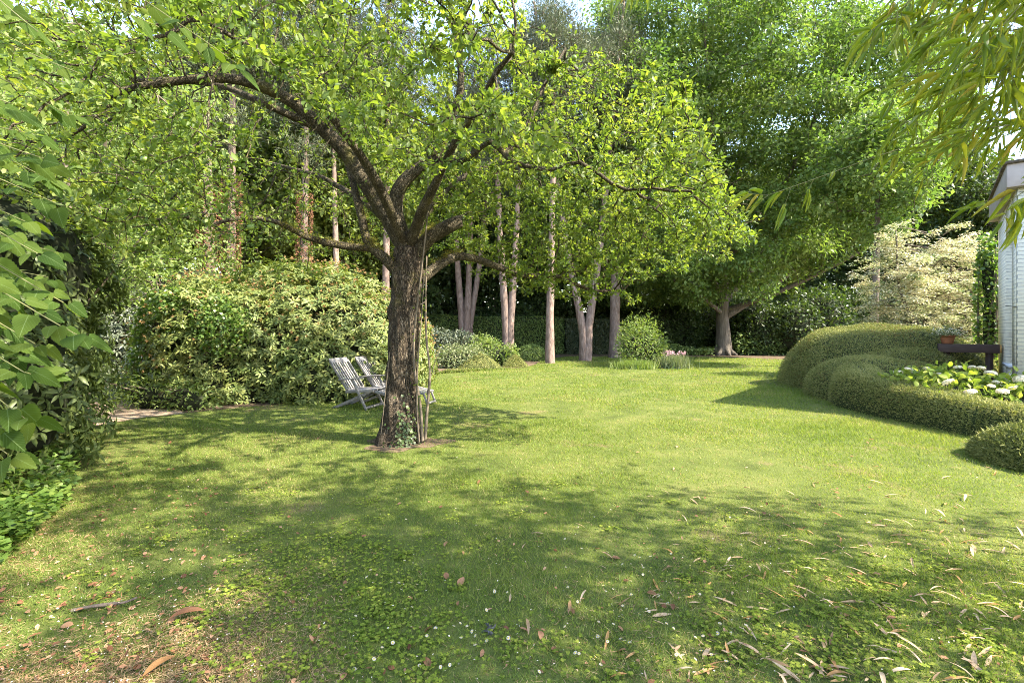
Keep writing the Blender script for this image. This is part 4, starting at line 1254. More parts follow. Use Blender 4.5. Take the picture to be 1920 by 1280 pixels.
# ================================================================== BACK HEDGES
def hedge_wall(label, x0, x1, y0, y1, h0, h1, thick, mat, n, L):
    t = thing("clipped_hedge", label, "hedge", ((x0 + x1) / 2, (y0 + y1) / 2, 0))
    loc = np.array([(x0 + x1) / 2, (y0 + y1) / 2, 0])
    d = unit(np.array([x1 - x0, y1 - y0, 0.])); s = np.array([d[1], -d[0], 0])
    f = rng.random(n); top = rng.random(n) < .22
    h = h0 + (h1 - h0) * f
    base = np.stack([x0 + (x1 - x0) * f, y0 + (y1 - y0) * f, np.zeros(n)], 1)
    face = np.where(rng.random(n) < .8, 1, -1) * thick / 2
    off = np.where(top, rng.uniform(-.5, .5, n) * thick, face); z = np.where(top, h, h * rng.random(n))
    pt = base + s * off[:, None]; pt[:, 2] = z
    nn = np.where(top[:, None], np.array([0, 0, 1.]), s * np.sign(face)[:, None])
    pt = pt + nn * (.06 * wob(pt, 1.5) - .05 * rng.random(n) + .03)[:, None]
    V, F, lf = loose(pt, nn, L, .6, T_Q, .5, .4, .8)
    mk("foliage", V - loc, F, M[mat], t, lf)
    q = []
    c = np.array([(x0 + x1) / 2, (y0 + y1) / 2, (h0 + h1) / 4]); ln = np.hypot(x1 - x0, y1 - y0)
    V, F = box(c, (ln, thick * .85, (h0 + h1) / 2 * .95), np.stack([d, s, [0, 0, 1]], 1))
    mk("shade_core", V - loc, F, M["core"], t, smooth=False)  # dark box filling the hedge, coloured as the shade behind its leaves
hedge_wall("long clipped green hedge behind the pale pine trunks", -14, 3.2, 29.4, 30.0, 2.5, 2.15, 1.0, "hedge_leaf", 42000, (.06, .12))
hedge_wall("dark glossy clipped hedge beyond the single pine trunk", 3.3, 6.9, 29.7, 29.9, 2.1, 2.05, .9, "beech_leaf", 13000, (.07, .13))

# ================================================================== TREES
def tree_thing(name, label, base, limbs, att, step, di, dk, iters, tip, ex, bark, leaf, mat, group=None, tropism=(0, 0, .03), rcut=.02, sides=None, rough=.06, tm=T_Q, needle=False, skip=0.0):
    """limbs: list of (points, r0, r1) in local coordinates; leaf: (per tip, spread, (Lmin, Lmax), ratio)"""
    t = thing(name, label, "tree", base, 0, group)
    pos, par, rm = [], [], []
    for pts, r0, r1 in limbs:
        n = max(5, int(np.linalg.norm(np.diff(np.array(pts, float), axis=0), axis=1).sum() / step))
        q = smooth_path(pts, n); b = len(pos)
        for i in range(n):
            pos.append(q[i]); par.append(-1 if i == 0 else b + i - 1); rm.append(r0 + (r1 - r0) * (i / (n - 1)) ** 1.15)
    n0 = len(pos)
    PP, par = colonise(pos, par, att, step, di, dk, iters, tropism, .2)
    r = radii(PP, par, tip, ex, rm)
    V, F = limbs_mesh(PP, par, r, sides or (lambda q: 16 if q > .15 else (8 if q > .06 else 4)), rough, skip)
    mk("trunk", V, F, M[bark], t)
    thin = np.where((np.arange(len(PP)) >= n0) & (r < rcut))[0]
    k, sp, L, wr = leaf
    idx = np.repeat(thin, k); n = len(idx)
    seg = unit(PP[idx] - PP[par[idx]])
    sc = rng.normal(size=(n, 3)) * sp * np.array([1, 1, .55])
    pos = PP[idx] + sc
    if needle:
        ax = unit(seg * .6 + rng.normal(size=(n, 3)) * .6 + [0, 0, .35]); nr = rdir(n)
    else:
        ax = unit(unit(sc) * .6 + rng.normal(size=(n, 3)) * .6 + [0, 0, -.25])
        nr = unit(np.array([.15, -.1, .9]) + rng.normal(size=(n, 3)) * .6)
    LL = rng.uniform(*L, n)
    rn = np.clip(np.repeat(rng.random(len(thin)), k) * .5 + rng.random(n) * .5, 0, 1)
    V, F, lf = place(pos, ax, nr, LL, LL * wr * rng.uniform(.8, 1.2, n), tm, rn)
    mk("crown", V, F, M[mat], t, lf)
    print(name, "nodes", len(PP), "leaves", n)
    return t

# ---- the big tree at right
def oak():
    N = 9000
    a = rng.uniform([-12, -9, 2], [11.5, 9, 22.8], (N, 3))
    q = (a - [.3, 0, 10.9]) / [11.6, 8.8, 10.2]
    zmin = np.where(a[:, 0] < 0, 2.7 + .05 * np.abs(a[:, 0]), 4.0 + .60 * a[:, 0]) + .6 * wob(a, .5)
    rr = (q ** 2).sum(1)
    ok = (rr < 1 + .3 * wob(a, .55)) & (a[:, 2] > zmin) & ((rr > .28) | (rng.random(N) < .3)) & (wob(a, .8) > -.75)
    a = a[ok][:4200]
    limbs = [([(0, 0, -.1), (.02, 0, .35), (.0, 0, 1.2), (-.05, 0, 3), (.1, .2, 6), (.2, .3, 10), (0, .2, 15), (0, 0, 20)], .50, .07),
             ([(.05, 0, 2.2), (1.8, -1, 3.6), (4.2, -1.5, 5.6), (7.0, -1.5, 8.2), (9, -1.5, 10)], .2, .05),
             ([(.1, 0, 3.2), (2.0, .5, 5.2), (4.2, .5, 8.2), (6.5, .8, 11.5), (8, .8, 14)], .22, .05),
             ([(.1, 0, 2.6), (2.2, -2, 3.6), (4.6, -3.4, 5.0), (6.8, -4.0, 6.4)], .16, .04),
             ([(0, 0, 3.5), (-1.8, -.8, 5.2), (-4.5, -1.2, 7.6), (-7.5, -1, 10)], .2, .05),
             ([(0, 0, 2.4), (-1.6, -1.2, 3.2), (-4, -2.4, 4.3), (-7, -3, 5.2)], .15, .04),
             ([(.1, .1, 5.5), (1.6, -2.0, 8), (2.6, -4, 11.5), (3.0, -5, 14)], .17, .05),
             ([(.1, .1, 6), (-1.5, -2.4, 8.5), (-2.6, -4.6, 12), (-3, -5, 15)], .17, .05),
             ([(.1, .2, 7.0), (1.6, 2, 10), (3, 4, 14)], .16, .05), ([(.1, .2, 7.5), (-2, 2, 11), (-4, 4, 14.5)], .16, .05)]
    t = tree_thing("oak_tree", "tall broad oak with stout grey trunk at the far end of the lawn", (12.45, 28.3, 0), limbs, a, .5, 3.2, .62, 40, .012, 2.3, "oak_bark",
                   (80, .40, (.15, .26), .5), "oak_leaf", rcut=.03, rough=.05)
    # root flare
    V = []
    parts = []
    for k in range(7):
        an = k * .9 + .3
        parts.append(tube(smooth_path([(0.1 * math.cos(an), .1 * math.sin(an), .9), (.36 * math.cos(an), .36 * math.sin(an), .3), (.75 * math.cos(an), .75 * math.sin(an), .02)], 9), np.linspace(.26, .07, 9), 9))
    V, F = joinq(parts)
    mk("root_flare", V, fixq(F), M["oak_bark"], t)
oak()

# ---- pines with pale bare trunks
def pine_att(cx, cy, z0, z1, r, N=700):
    a = rng.uniform([cx - r, cy - r, z0], [cx + r, cy + r, z1], (N * 3, 3))
    f = (a[:, 2] - z0) / (z1 - z0)
    rr = np.hypot(a[:, 0] - cx, a[:, 1] - cy)
    ok = rr < r * (np.sin(np.clip(f * .9 + .12, 0, 1) * math.pi) ** .6) * (.75 + .35 * wob(a, 1.3))
    return a[ok][:N]
def pine(label, px, py, stems, h, z0, r):
    g = G(px, py)
    limbs = []; atts = []
    for (dx, dy, tx, ty, r0) in stems:
        limbs.append(([(dx * .4, dy * .4, -.1), (dx * .5, dy * .5, .25), (dx, dy, 1.8), (dx + tx * .35, dy + ty * .35, h * .35), (dx + tx * .7, dy + ty * .7, h * .7), (dx + tx, dy + ty, h)], r0 * 1.55, .05))
        atts.append(pine_att(dx + tx * .8, dy + ty * .8, z0, h + .5, r, 420))
    return tree_thing("pine_tree", label, (*g, 0), limbs, np.vstack(atts), .4, 4.5, .5, 30, .012, 2.4, "pine_bark", (90, .26, (.15, .28), .10), "pine_leaf",
                      group=None, tropism=(0, 0, .05), rcut=.03, rough=.07, tm=T_Q, needle=True)
pine("pine with three pale stems rising from one foot", 876, 667, [(-.28, 0, -.9, .2, .19), (.0, -.1, .45, 0, .19), (.16, .1, 1.7, .3, .17)], 16.5, 8.5, 2.6)
pine("pine with two pale stems close together behind the small clipped pyramid", 952, 676, [(-.1, 0, -.7, 0, .17), (.14, 0, .7, .2, .17)], 16, 9, 2.4)
pine("slim single stemmed pine, alone on the open grass", 1031, 681, [(0, 0, .25, 0, .165)], 16, 9.5, 2.3)
pine("pine with thick forked trunk in front of the dark glossy hedge", 1097, 676, [(-.17, 0, -2.3, .2, .17), (.2, 0, 1.7, 0, .185)], 17.5, 9, 2.6)
pine("straight single pine trunk to the right of the forked pine", 1153, 671, [(0, 0, .1, 0, .26)], 19, 9, 2.8)

# ---- woodland prototypes
def broad_proto(name, label, seed, h, w, z0, mat, n_att=1000, L=(.18, .32), per=56, bark="wood_bark", r0=.26, group=None, base=(0, 0, 0)):
    a = rng.uniform([-w, -w, z0], [w, w, h], (n_att * 5, 3))
    q = (a - [0, 0, (h + z0) / 2]) / [w, w, (h - z0) / 2]
    rr = (q ** 2).sum(1)
    a = a[(rr < 1 + .35 * wob(a + seed, .6)) & ((rr > .22) | (rng.random(len(a)) < .35)) & (wob(a - seed, .8) > -.6)][:n_att]
    limbs = [([(0, 0, -.1), (.05, 0, 1), (.1, .1, h * .35), (-.1, .15, h * .65), (.1, 0, h * .93)], r0, .04)]
    for k in range(5):
        an = k * 1.3 + seed; z = z0 * .8 + k * (h - z0) * .1
        limbs.append(([(0.05, .05, z), (w * .35 * math.cos(an), w * .35 * math.sin(an), z + 1.2), (w * .75 * math.cos(an), w * .75 * math.sin(an), z + 3.0)], r0 * .4, .03))
    return tree_thing(name, label, base, limbs, a, .5, 3.5, .6, 30, .012, 2.4, bark, (per, .34, L, .6), mat, group, rcut=.03, skip=.0)

WG = "woodland trees beyond the garden"
protoA = broad_proto("woodland_tree", "mid green woodland tree in the belt beyond the garden", 1.0, 16, 4.2, 3.5, "wood_leaf", group=WG)
protoB = broad_proto("woodland_tree", "mid green woodland tree in the belt beyond the garden", 4.0, 19, 5.0, 5.5, "wood_leaf", 800, group=WG)
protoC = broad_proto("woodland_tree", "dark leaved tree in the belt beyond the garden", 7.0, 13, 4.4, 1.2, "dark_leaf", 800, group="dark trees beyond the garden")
for i, (pr, x, y, rz, s) in enumerate([
        (protoA, -8.5, 24, .4, 1.0), (protoA, -14.0, 27, 2.0, 1.1), (protoA, -22, 22, 3.0, 1.0), (protoA, -26, 33, 4.0, 1.2), (protoA, -3.5, 37, 1.2, 1.15), (protoA, 30, 38, 1.0, 1.2), (protoA, -15.5, 17.5, 5.0, .8),
        (protoB, -19, 29, .2, 1.0), (protoB, -11, 35, 1.4, 1.0), (protoB, -31, 26, 2.2, 1.0), (protoB, 3.5, 41, 2.9, 1.0), (protoB, -38, 40, .9, 1.2), (protoB, 24, 44, 3.3, .9), (protoB, -20, 42, 4.4, 1.2),
        (protoC, -6.5, 32, .6, 1.0), (protoC, -1, 33, 1.6, .95), (protoC, 4.5, 33.5, 2.6, .9), (protoC, 9.5, 36, 3.6, .9), (protoC, 31.5, 34.5, 5.2, 1.1), (protoC, 37, 38, .3, 1.1), (protoC, -13, 31, 1.2, 1.0), (protoC, 19.5, 41, 2.2, .65), (protoC, 26.5, 39, 1.0, .62), (protoA, 24, 54, 1.4, .8), (protoA, 33, 56, 2.4, .8), (protoC, 22.5, 45, 4.0, .7)]):
    first = pr.get("used") is None
    o = pr if first else copy_tree(pr)
    pr["used"] = 1
    if "used" in o and not first: del o["used"]
    o.location = (x, y, 0); o.rotation_euler = (0, 0, rz); o.scale = (s, s, s)
for o in (protoA, protoB, protoC): del o["used"]

broad_proto("hazel_tree", "light green hazel tree behind the dark rhododendron at left", 2.0, 7.2, 2.6, 1.6, "shrub_leaf", 700, (.08, .14), 60, "twig", .09, None, (-8.6, 9.2, 0))
broad_proto("young_tree", "light green young tree left of the pair of withered ivy trunks", 5.0, 9.5, 2.8, 2.0, "shrub_leaf", 700, (.09, .16), 60, "twig", .10, None, (-12.8, 13.6, 0))
# ---- red brown ivy clad trunks in the left wood
def dead_ivy_trunk(label, px, Y, r, h, lean):
    x = (px - CX) / FPX * Y
    a = pine_att(lean, 0, h * .5, h, 2.4, 300)
    t = tree_thing("tall_pine", label, (x, Y, 0), [([(0, 0, -.1), (0, 0, 1), (lean * .4, 0, h * .4), (lean, 0, h)], r, .06)], a, .45, 4, .55, 24, .012, 2.4, "wood_bark",
                   (110, .32, (.18, .30), .12), "pine_leaf", None, rcut=.03, needle=True)
    n = 5200
    z = rng.uniform(0, h * .42, n); an = rng.uniform(0, 6.28, n)
    cx = lean * z / h
    rr = r * (1.05 + .12 * rng.random(n))
    p = np.stack([cx + rr * np.cos(an), rr * np.sin(an), z], 1); nn = np.stack([np.cos(an), np.sin(an), np.zeros(n)], 1)
    V, F, lf = loose(p, nn, (.05, .11), .5, T_Q, .4, .1, .9)
    mk("withered_ivy", V, F, M["ivy_dead"], t, lf)
dead_ivy_trunk("thick trunk clad in red brown withered ivy, at left of a close pair", 396, 18.5, .34, 17, -.3)
dead_ivy_trunk("thick trunk clad in red brown withered ivy, at right of a close pair", 430, 18.8, .30, 18, .2)
dead_ivy_trunk("lone trunk clad in red brown withered ivy above the sunlit rhododendron", 566, 20.0, .26, 17, .3)
def bare_trunk(label, px, Y, r, h, lean):
    x = (px - CX) / FPX * Y
    tree_thing("tall_pine", label, (x, Y, 0), [([(0, 0, -.1), (0, 0, 1), (lean * .4, 0, h * .4), (lean, 0, h)], r, .05)], pine_att(lean, 0, h * .55, h, 2.3, 280), .45, 4, .55, 24, .012, 2.4, "pine_bark",
               (110, .32, (.18, .30), .12), "pine_leaf", None, rcut=.03, needle=True)
bare_trunk("slender bare pale trunk seen through the apple limbs", 634, 21, .20, 17, -.35)
bare_trunk("bare trunk rising behind the apple fork", 722, 22, .26, 18, .2)

# ================================================================== UNDERGROWTH AT THE BACK
SG = "dark shrubs along the far boundary"
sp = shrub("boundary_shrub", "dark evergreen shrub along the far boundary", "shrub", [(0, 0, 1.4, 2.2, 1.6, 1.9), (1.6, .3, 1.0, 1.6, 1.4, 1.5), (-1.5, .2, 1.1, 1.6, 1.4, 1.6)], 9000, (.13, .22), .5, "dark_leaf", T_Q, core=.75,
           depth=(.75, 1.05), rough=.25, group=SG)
for i, (x, y, rz, s) in enumerate([(9.6, 32, 0, 1.1), (12.6, 33.5, .9, 1.2), (15.5, 31, 1.5, 1.15), (18.8, 29, .4, 1.25), (22.5, 28, 2.5, 1.2), (7.4, 32.5, 2.1, 1.0), (-17, 24, .5, 1.4), (-23, 27, 1.5, 1.5), (-9, 32.5, .4, 1.3), (-3.5, 32.8, 3.0, 1.3), (1.5, 33, 1.0, 1.3), (26, 24, .5, 1.1)]):
    o = sp if i == 0 else copy_tree(sp)
    o.location = (x, y, 0); o.rotation_euler = (0, 0, rz); o.scale = (s, s, s)
def ground_laurel():
    n = 9000
    x = rng.uniform(8.8, 19, n); y = rng.uniform(27.8, 30.5, n)
    keep = np.hypot(x - 12.45, y - 28.3) > .75
    x, y = x[keep], y[keep]; n = len(x)
    z = rng.random(n) * (.55 + .4 * wob(np.stack([x, y, x * 0], 1), .9)) + np.where((x > 13) & (x < 18), .35, 0) * rng.random(n)
    L = rng.uniform(.12, .2, n)
    V, F, lf = place(np.stack([x, y, np.abs(z) + .05], 1), unit(rng.normal(size=(n, 3)) + [0, -.3, 0]), np.array([0, -.4, .9]) + rng.normal(size=(n, 3)) * .5, L, L * .5, T_Q)
    tag(mk("ground_cover", V, F, M["hedge_leaf"], None, lf), "leafy ground cover around the foot of the oak", "ground cover", kind="stuff")
ground_laurel()

# ================================================================== BED IN FRONT OF THE PINES
g = G(850, 692)
shrub("flowering_shrub", "pale leaved low shrub at the left end of the pine bed", "shrub", [(g[0], g[1] + .6, .3, .75, .6, .55), (g[0] + .6, g[1] + .9, .3, .6, .5, .5)], 3600, (.07, .12), .45, "pale_leaf", T_Q, core=.6, depth=(.5, 1.1), rough=.3)
g = G(918, 690)
shrub("flowering_shrub", "light green rounded shrub between the two multi stemmed pines", "shrub", [(g[0] - .1, g[1] + 1.3, .45, .8, .7, .85), (g[0] + .6, g[1] + 1.2, .35, .6, .5, .6), (g[0] - .7, g[1] + 1.2, .3, .5, .5, .5)], 4600, (.08, .13), .42, "shrub_leaf", T_Q, core=.6, depth=(.5, 1.1), rough=.3)
shrub("laurel_bush", "dark blue green bush left of the triple stemmed pine", "shrub", [(-3.3, 21.6, .6, 1.2, .9, 1.15), (-2.4, 22.0, .6, .9, .8, 1.0)], 4200, (.12, .18), .42, "rhodo_blue", T_Q, core=.65, depth=(.6, 1.1), rough=.25)
tag(sheet("flower_bed", [G(812, 702), G(835, 694), G(985, 690), G(1006, 683), (.9, 24.0), (-4.5, 24.5), (-4.2, 17)], .012, M["soil"]), "bare soil of the bed under the pines", "flower bed", kind="structure")
g = G(1208, 690)
shrub("light_green_shrub", "upright light green shrub standing alone in the far lawn", "shrub", [(g[0], g[1] + .5, .75, .75, .6, .85), (g[0] - .35, g[1] + .45, 1.0, .45, .45, .62), (g[0] + .4, g[1] + .5, .5, .6, .5, .65), (g[0] + .15, g[1] + .4, 1.15, .3, .3, .55)], 4200, (.09, .15), .34, "shrub_leaf", T_Q, core=.42, depth=(.4, 1.3), rough=.5)
def blade_clump(name, label, cx, cy, rx, ry, h, n, mat, flowers=0):
    t = thing(name, label, "plant", (cx, cy, 0))
    p = rng.normal(size=(n, 3)) * [rx * .5, ry * .5, 0]
    ax = unit(np.array([0, 0, 1.]) + rng.normal(size=(n, 3)) * .28)
    V, F, lf = place(p, ax, rdir(n), rng.uniform(.6, 1.05, n) * h, .03, T_NEED)
    mk("foliage", V, F, M[mat], t, lf)
    if flowers:
        c = rng.normal(size=(flowers, 3)) * [rx * .42, ry * .4, h * .12] + [0, 0, h * 1.02]
        q = np.repeat(c, 24, 0) + rng.normal(size=(flowers * 24, 3)) * [.035, .035, .03]
        V, F, lf = place(q, rdir(len(q)), rdir(len(q)), .03, .026, T_Q)
        mk("flower_heads", V, F, M["pink"], t, lf)
        s = joinq([tube([(a[0] * .7, a[1] * .7, 0), tuple(a)], [.006, .004], 4) for a in c])
        mk("stem", s[0], fixq(s[1]), M["green_twig"], t)
g = G(1192, 692); blade_clump("perennial_clump", "low fine leaved perennial clump at the foot of the light green shrub", g[0], g[1] + .15, .62, .35, .40, 2600, "shrub_leaf")
g = G(1268, 692); blade_clump("pink_phlox", "pink flowering phlox clump right of the light green shrub", g[0], g[1] + .3, .5, .35, .6, 1700, "pale_leaf", 16)

# ================================================================== VARIEGATED DOGWOOD, SLIM TREE, CLIMBER
def dogwood():
    base = np.array([12.95, 14.5, 0])
    t = thing("variegated_dogwood", "cream and white tiered dogwood behind the dome", "tree", base)
    plates = []
    outline = [(-1.9, .3), (-2.1, 1.0), (-1.75, 1.7), (-2.05, 2.3), (-1.7, 2.9), (-1.85, 3.4), (-1.6, 4.0), (-1.42, 4.95), (-1.15, 4.2), (-.75, 3.75), (-.55, 4.1), (-.1, 4.2), (.2, 4.75), (.55, 4.3), (1.0, 4.35), (1.25, 3.8),
               (1.6, 4.05), (1.85, 3.3), (2.1, 2.6), (1.9, 1.9), (2.2, 1.2), (2.0, .3)]
    while len(plates) < 560:
        x, z = rng.uniform(-2.2, 2.3), rng.uniform(.3, 5)
        if not inside_poly(np.array([x]), np.array([z]), outline)[0]: continue
        y = rng.uniform(-1.5, 1.5) * min(1, (5.2 - z) / 2.2)
        plates.append((x, y, z, rng.uniform(.13, .32), math.atan2(y, x)))
    k = 130
    c = np.array(plates)
    n = len(c) * k
    d = rng.normal(size=(n, 2)) * .55
    rad = np.repeat(c[:, 3], k)
    p = np.repeat(c[:, :3], k, 0)
    p[:, :2] += d * rad[:, None]
    tl = np.repeat(rng.normal(size=(len(c), 2)) * .25, k, 0)
    p[:, 2] += -.30 * (d ** 2).sum(1) * rad + rng.normal(size=n) * .035 + (tl * d).sum(1) * rad
    ax = unit(np.c_[d + rng.normal(size=(n, 2)) * .5, rng.normal(size=n) * .15 - .15])
    nr = np.array([0, 0, 1.]) + rng.normal(size=(n, 3)) * .5
    L = rng.uniform(.045, .085, n)
    hl = np.clip(np.repeat(rng.normal(.6, .2, len(c)), k) + rng.normal(size=n) * .25, 0, 1)
    V, F, lf = place(p, ax, nr, L, L * .55, T_Q, hl)
    mk("crown", V, F, M["dogwood_leaf"], t, lf)
    parts = [tube(smooth_path([(0, 0, 0), (-.4, 0, 1.2), (-1.2, 0, 2.6), (-1.35, 0, 4.5)], 14), np.linspace(.08, .02, 14), 8), tube(smooth_path([(0, 0, 0), (.2, 0, 1.5), (.35, 0, 4.2)], 12), np.linspace(.08, .02, 12), 8),
             tube(smooth_path([(0, 0, 0), (.7, .1, 1.5), (1.3, 0, 3.8)], 12), np.linspace(.07, .02, 12), 8)]
    for q in c[::2]:
        parts.append(tube([(q[0] * .3, 0, q[2] - .25), (q[0] * .7, q[1] * .6, q[2] - .1), (q[0], q[1], q[2] - .04)], [.016, .011, .006], 4))
    V, F = joinq(parts)
    mk("trunk", V, fixq(F), M["twig"], t)
dogwood()
a = rng.uniform([-2.2, -2.2, 5.0], [2.2, 2.2, 10.0], (1600, 3)); a = a[np.linalg.norm((a - [0, 0, 7.4]) / [2.2, 2.2, 2.6], axis=1) < 1][:320]
tree_thing("slim_tree", "slim dark trunked tree standing behind the left side of the cream dogwood", (13.9, 18.4, 0), [([(0, 0, -.1), (0, 0, 2), (.1, 0, 5), (.15, 0, 9)], .17, .05)], a, .4, 3, .5, 24, .012, 2.4,
           "wood_bark", (60, .30, (.14, .24), .55), "oak_leaf", rcut=.03)

# ================================================================== HOUSE
def house():
    C0 = np.array([8.74, 8.3, 0.]); u = unit(np.array([.7508, -.6605, 0])); v = unit(np.array([.667, .745, 0]))
    ang = math.atan2(u[1], u[0])
    t = thing("brick_house", "white painted brick house with narrow recessed window at the right edge", "house", tuple(C0), ang)
    # local: x along front, y along the side (away), z up. front lies on y=0, side on x=0
    Lx, Ly, H = 9.0, 3.3, 3.95
    V, F = box((Lx / 2 + .16, Ly / 2 + .02, H / 2), (Lx - .32, Ly - .04, H))
    mk("wall_core", V, F, M["frame"], t, smooth=False)
    V, F = box((Lx / 2, .08, H / 2), (Lx, .16, H)); mk("front_wall", V, F, M["brick_front"], t, smooth=False)
    w0, w1, z0, z1 = .75, 1.75, .85, 3.28
    parts = [box((.075, (.162 + w0) / 2, H / 2), (.15, w0 - .162, H)), box((.075, (w1 + Ly) / 2, H / 2), (.15, Ly - w1, H)),
             box((.075, (w0 + w1) / 2, z0 / 2), (.15, w1 - w0, z0)), box((.075, (w0 + w1) / 2, (z1 + H) / 2), (.15, w1 - w0, H - z1))]
    V, F = joinq(parts); mk("side_wall", V, F, M["brick_side"], t, smooth=False)
    fr = []
    d = .115
    for a, b in (((d, w0 + .03, z0), (d, w0 + .03, z1)), ((d, w1 - .03, z0), (d, w1 - .03, z1))):
        fr.append(box(((a[0]), a[1], (z0 + z1) / 2), (.05, .06, z1 - z0)))
    fr.append(box((d, (w0 + w1) / 2, z0 + .03), (.05, w1 - w0 - .12, .06))); fr.append(box((d, (w0 + w1) / 2, z1 - .03), (.05, w1 - w0 - .12, .06)))
    V, F = joinq(fr); wnd = mk("window", V, F, M["frame"], t, smooth=False)
    V, F = box((.125, (w0 + w1) / 2, (z0 + z1) / 2), (.012, w1 - w0 - .125, z1 - z0 - .125)); mk("pane", V, F, M["glass"], wnd, smooth=False)
    V, F = box((.05, (w0 + w1) / 2, z0 - .028), (.2, w1 - w0 + .06, .05)); mk("sill", V, F, M["frame"], wnd, smooth=False)
    ov = .14
    V, F = box((Lx / 2, Ly / 2, H + .2), (Lx + 2 * ov, Ly + 2 * ov, .40)); r = bevel(mk("fascia", V, F, M["fascia"], t, smooth=False), .01)
    V, F = box((Lx / 2, Ly / 2, H + .425), (Lx + 2 * ov + .08, Ly + 2 * ov + .08, .05)); mk("roof", V, F, M["wood_bark"], t, smooth=False)
    # black wire across the side wall
    V, F = tube([(-.012, .02, 1.9), (-.02, .7, 1.93), (-.012, 1.7, 1.98)], .006, 5); mk("cable", V, fixq(F), M["core"], t)
house()
def beam():
    t = thing("timber_rail", "dark brown timber rail joining the white house wall", "rail", (8.8, 9.2, 0))
    loc = np.array([8.8, 9.2, 0])
    A, B = np.array([10.19, 10.05, 1.10]), np.array([9.42, 10.62, 1.10])
    d = unit(B - A)
    V, F = bar(A, B, .22, .18); bevel(mk("beam", V - loc, F, M["beam"], t, smooth=False), .006)
    V, F = bar(A - d * .002, A - d * .03, .20, .16); mk("end_cap", V - loc, F, M["beam_end"], t, smooth=False)
    for q in (A + d * .14, B - d * .14):
        V, F = box((q[0], q[1], .503), (.09, .09, 1.006)); bevel(mk("post", V - loc, F, M["beam"], t, smooth=False), .006)
    p = B - d * .16
    k = thing("potted_plant", "terracotta pot of small white flowers standing on the dark timber rail", "plant pot", (p[0], p[1], 1.191))
    prof = [(.085, 0), (.10, .03), (.125, .14), (.13, .155), (.145, .157), (.15, .2), (.135, .203), (.125, .19), (.11, .17)]
    a = np.arange(28) * 2 * math.pi / 28
    V = np.array([(r * math.cos(x), r * math.sin(x), z) for r, z in prof for x in a])
    i = np.arange(len(prof) - 1)[:, None] * 28; j = np.arange(28)[None]; j2 = (j + 1) % 28
    F = np.stack([i + j, i + j2, i + 28 + j2, i + 28 + j], -1).reshape(-1, 4)
    V = np.vstack([V, [[0, 0, .17]], [[0, 0, 0]]])
    e = (len(prof) - 1) * 28; jj = np.arange(28); top = len(V) - 2
    mk("pot", V, [F, np.stack([e + jj, e + (jj + 1) % 28, np.full(28, top)], 1), np.stack([(jj + 1) % 28, jj, np.full(28, top + 1)], 1)], M["terracotta"], k)
    n = 1100
    p = np.abs(rng.normal(size=(n, 3))) * [1, 1, 1] * np.sign(rng.normal(size=(n, 3)) + [0, 0, 9]) * [.11, .11, .07] + [0, 0, .17]
    V, F, lf = place(p, rdir(n) + [0, 0, .3], rdir(n) + [0, 0, .7], rng.uniform(.03, .05, n), .02, T_Q); mk("foliage", V, F, M["pale_leaf"], k, lf)
    p = p[:380] + [0, 0, .025]
    V, F, lf = place(p, rdir(380), rdir(380) + [0, 0, 1], .028, .028, T_Q); mk("blossoms", V, F, M["white_flower"], k, lf)
beam()
shrub("climbing_plant", "green climber against the far corner of the white house", "climber", [(11.98, 12.05, 1.6, .17, .3, 1.9), (11.95, 12.05, 2.8, .15, .3, 1.2)], 1900, (.07, .11), .8, "ivy_leaf", T_OV, core=.5, depth=(.6, 1.1), rough=.25)

# ================================================================== WHITE HYDRANGEA
def annabelle():
    blobs = [(7.35, 7.75, .3, .75, .6, .5), (8.1, 7.55, .3, .7, .55, .52), (7.7, 7.2, .25, .7, .45, .42), (7.0, 8.3, .3, .5, .5, .42)]
    t = shrub("white_hydrangea", "hydrangea with flat white flower heads between the curved hedge and the house", "shrub", blobs, 2300, (.08, .13), .6, "shrub_leaf", T_OV, core=.55, depth=(.65, 1.12), rough=.2)
    for ch in t.children:
        if ch.name.startswith("foliage"): ch.data.materials[0] = M["hyd_leaf"]
    pt, nn = blob_points(blobs, 600, 2, (1.08, 1.22), .55, .1, 1.8)
    pt = pt[(nn[:, 2] > .25)]
    sel = []
    for q in pt:
        if all(np.linalg.norm(q - s) > .17 for s in sel): sel.append(q)
        if len(sel) >= 30: break
    proto = None
    for q in sel:
        if proto is None:
            n = 420
            d = rdir(n); d[:, 2] = np.abs(d[:, 2]) * .8 + .02
            V, F, lf = place(d * [.075, .075, .045], np.cross(d, rdir(n)), d + rng.normal(size=(n, 3)) * .35, rng.uniform(.016, .026, n), .018, T_Q)
            o = proto = mk("flower_head", V, F, M["white_flower"], t, lf)
        else:
            o = proto.copy(); COL.objects.link(o); o.parent = t
        o.location = q; s = rng.uniform(.6, 1.15); o.scale = (s, s, s); o.rotation_euler = (rng.normal() * .25, rng.normal() * .25, rng.uniform(0, 6))
annabelle()

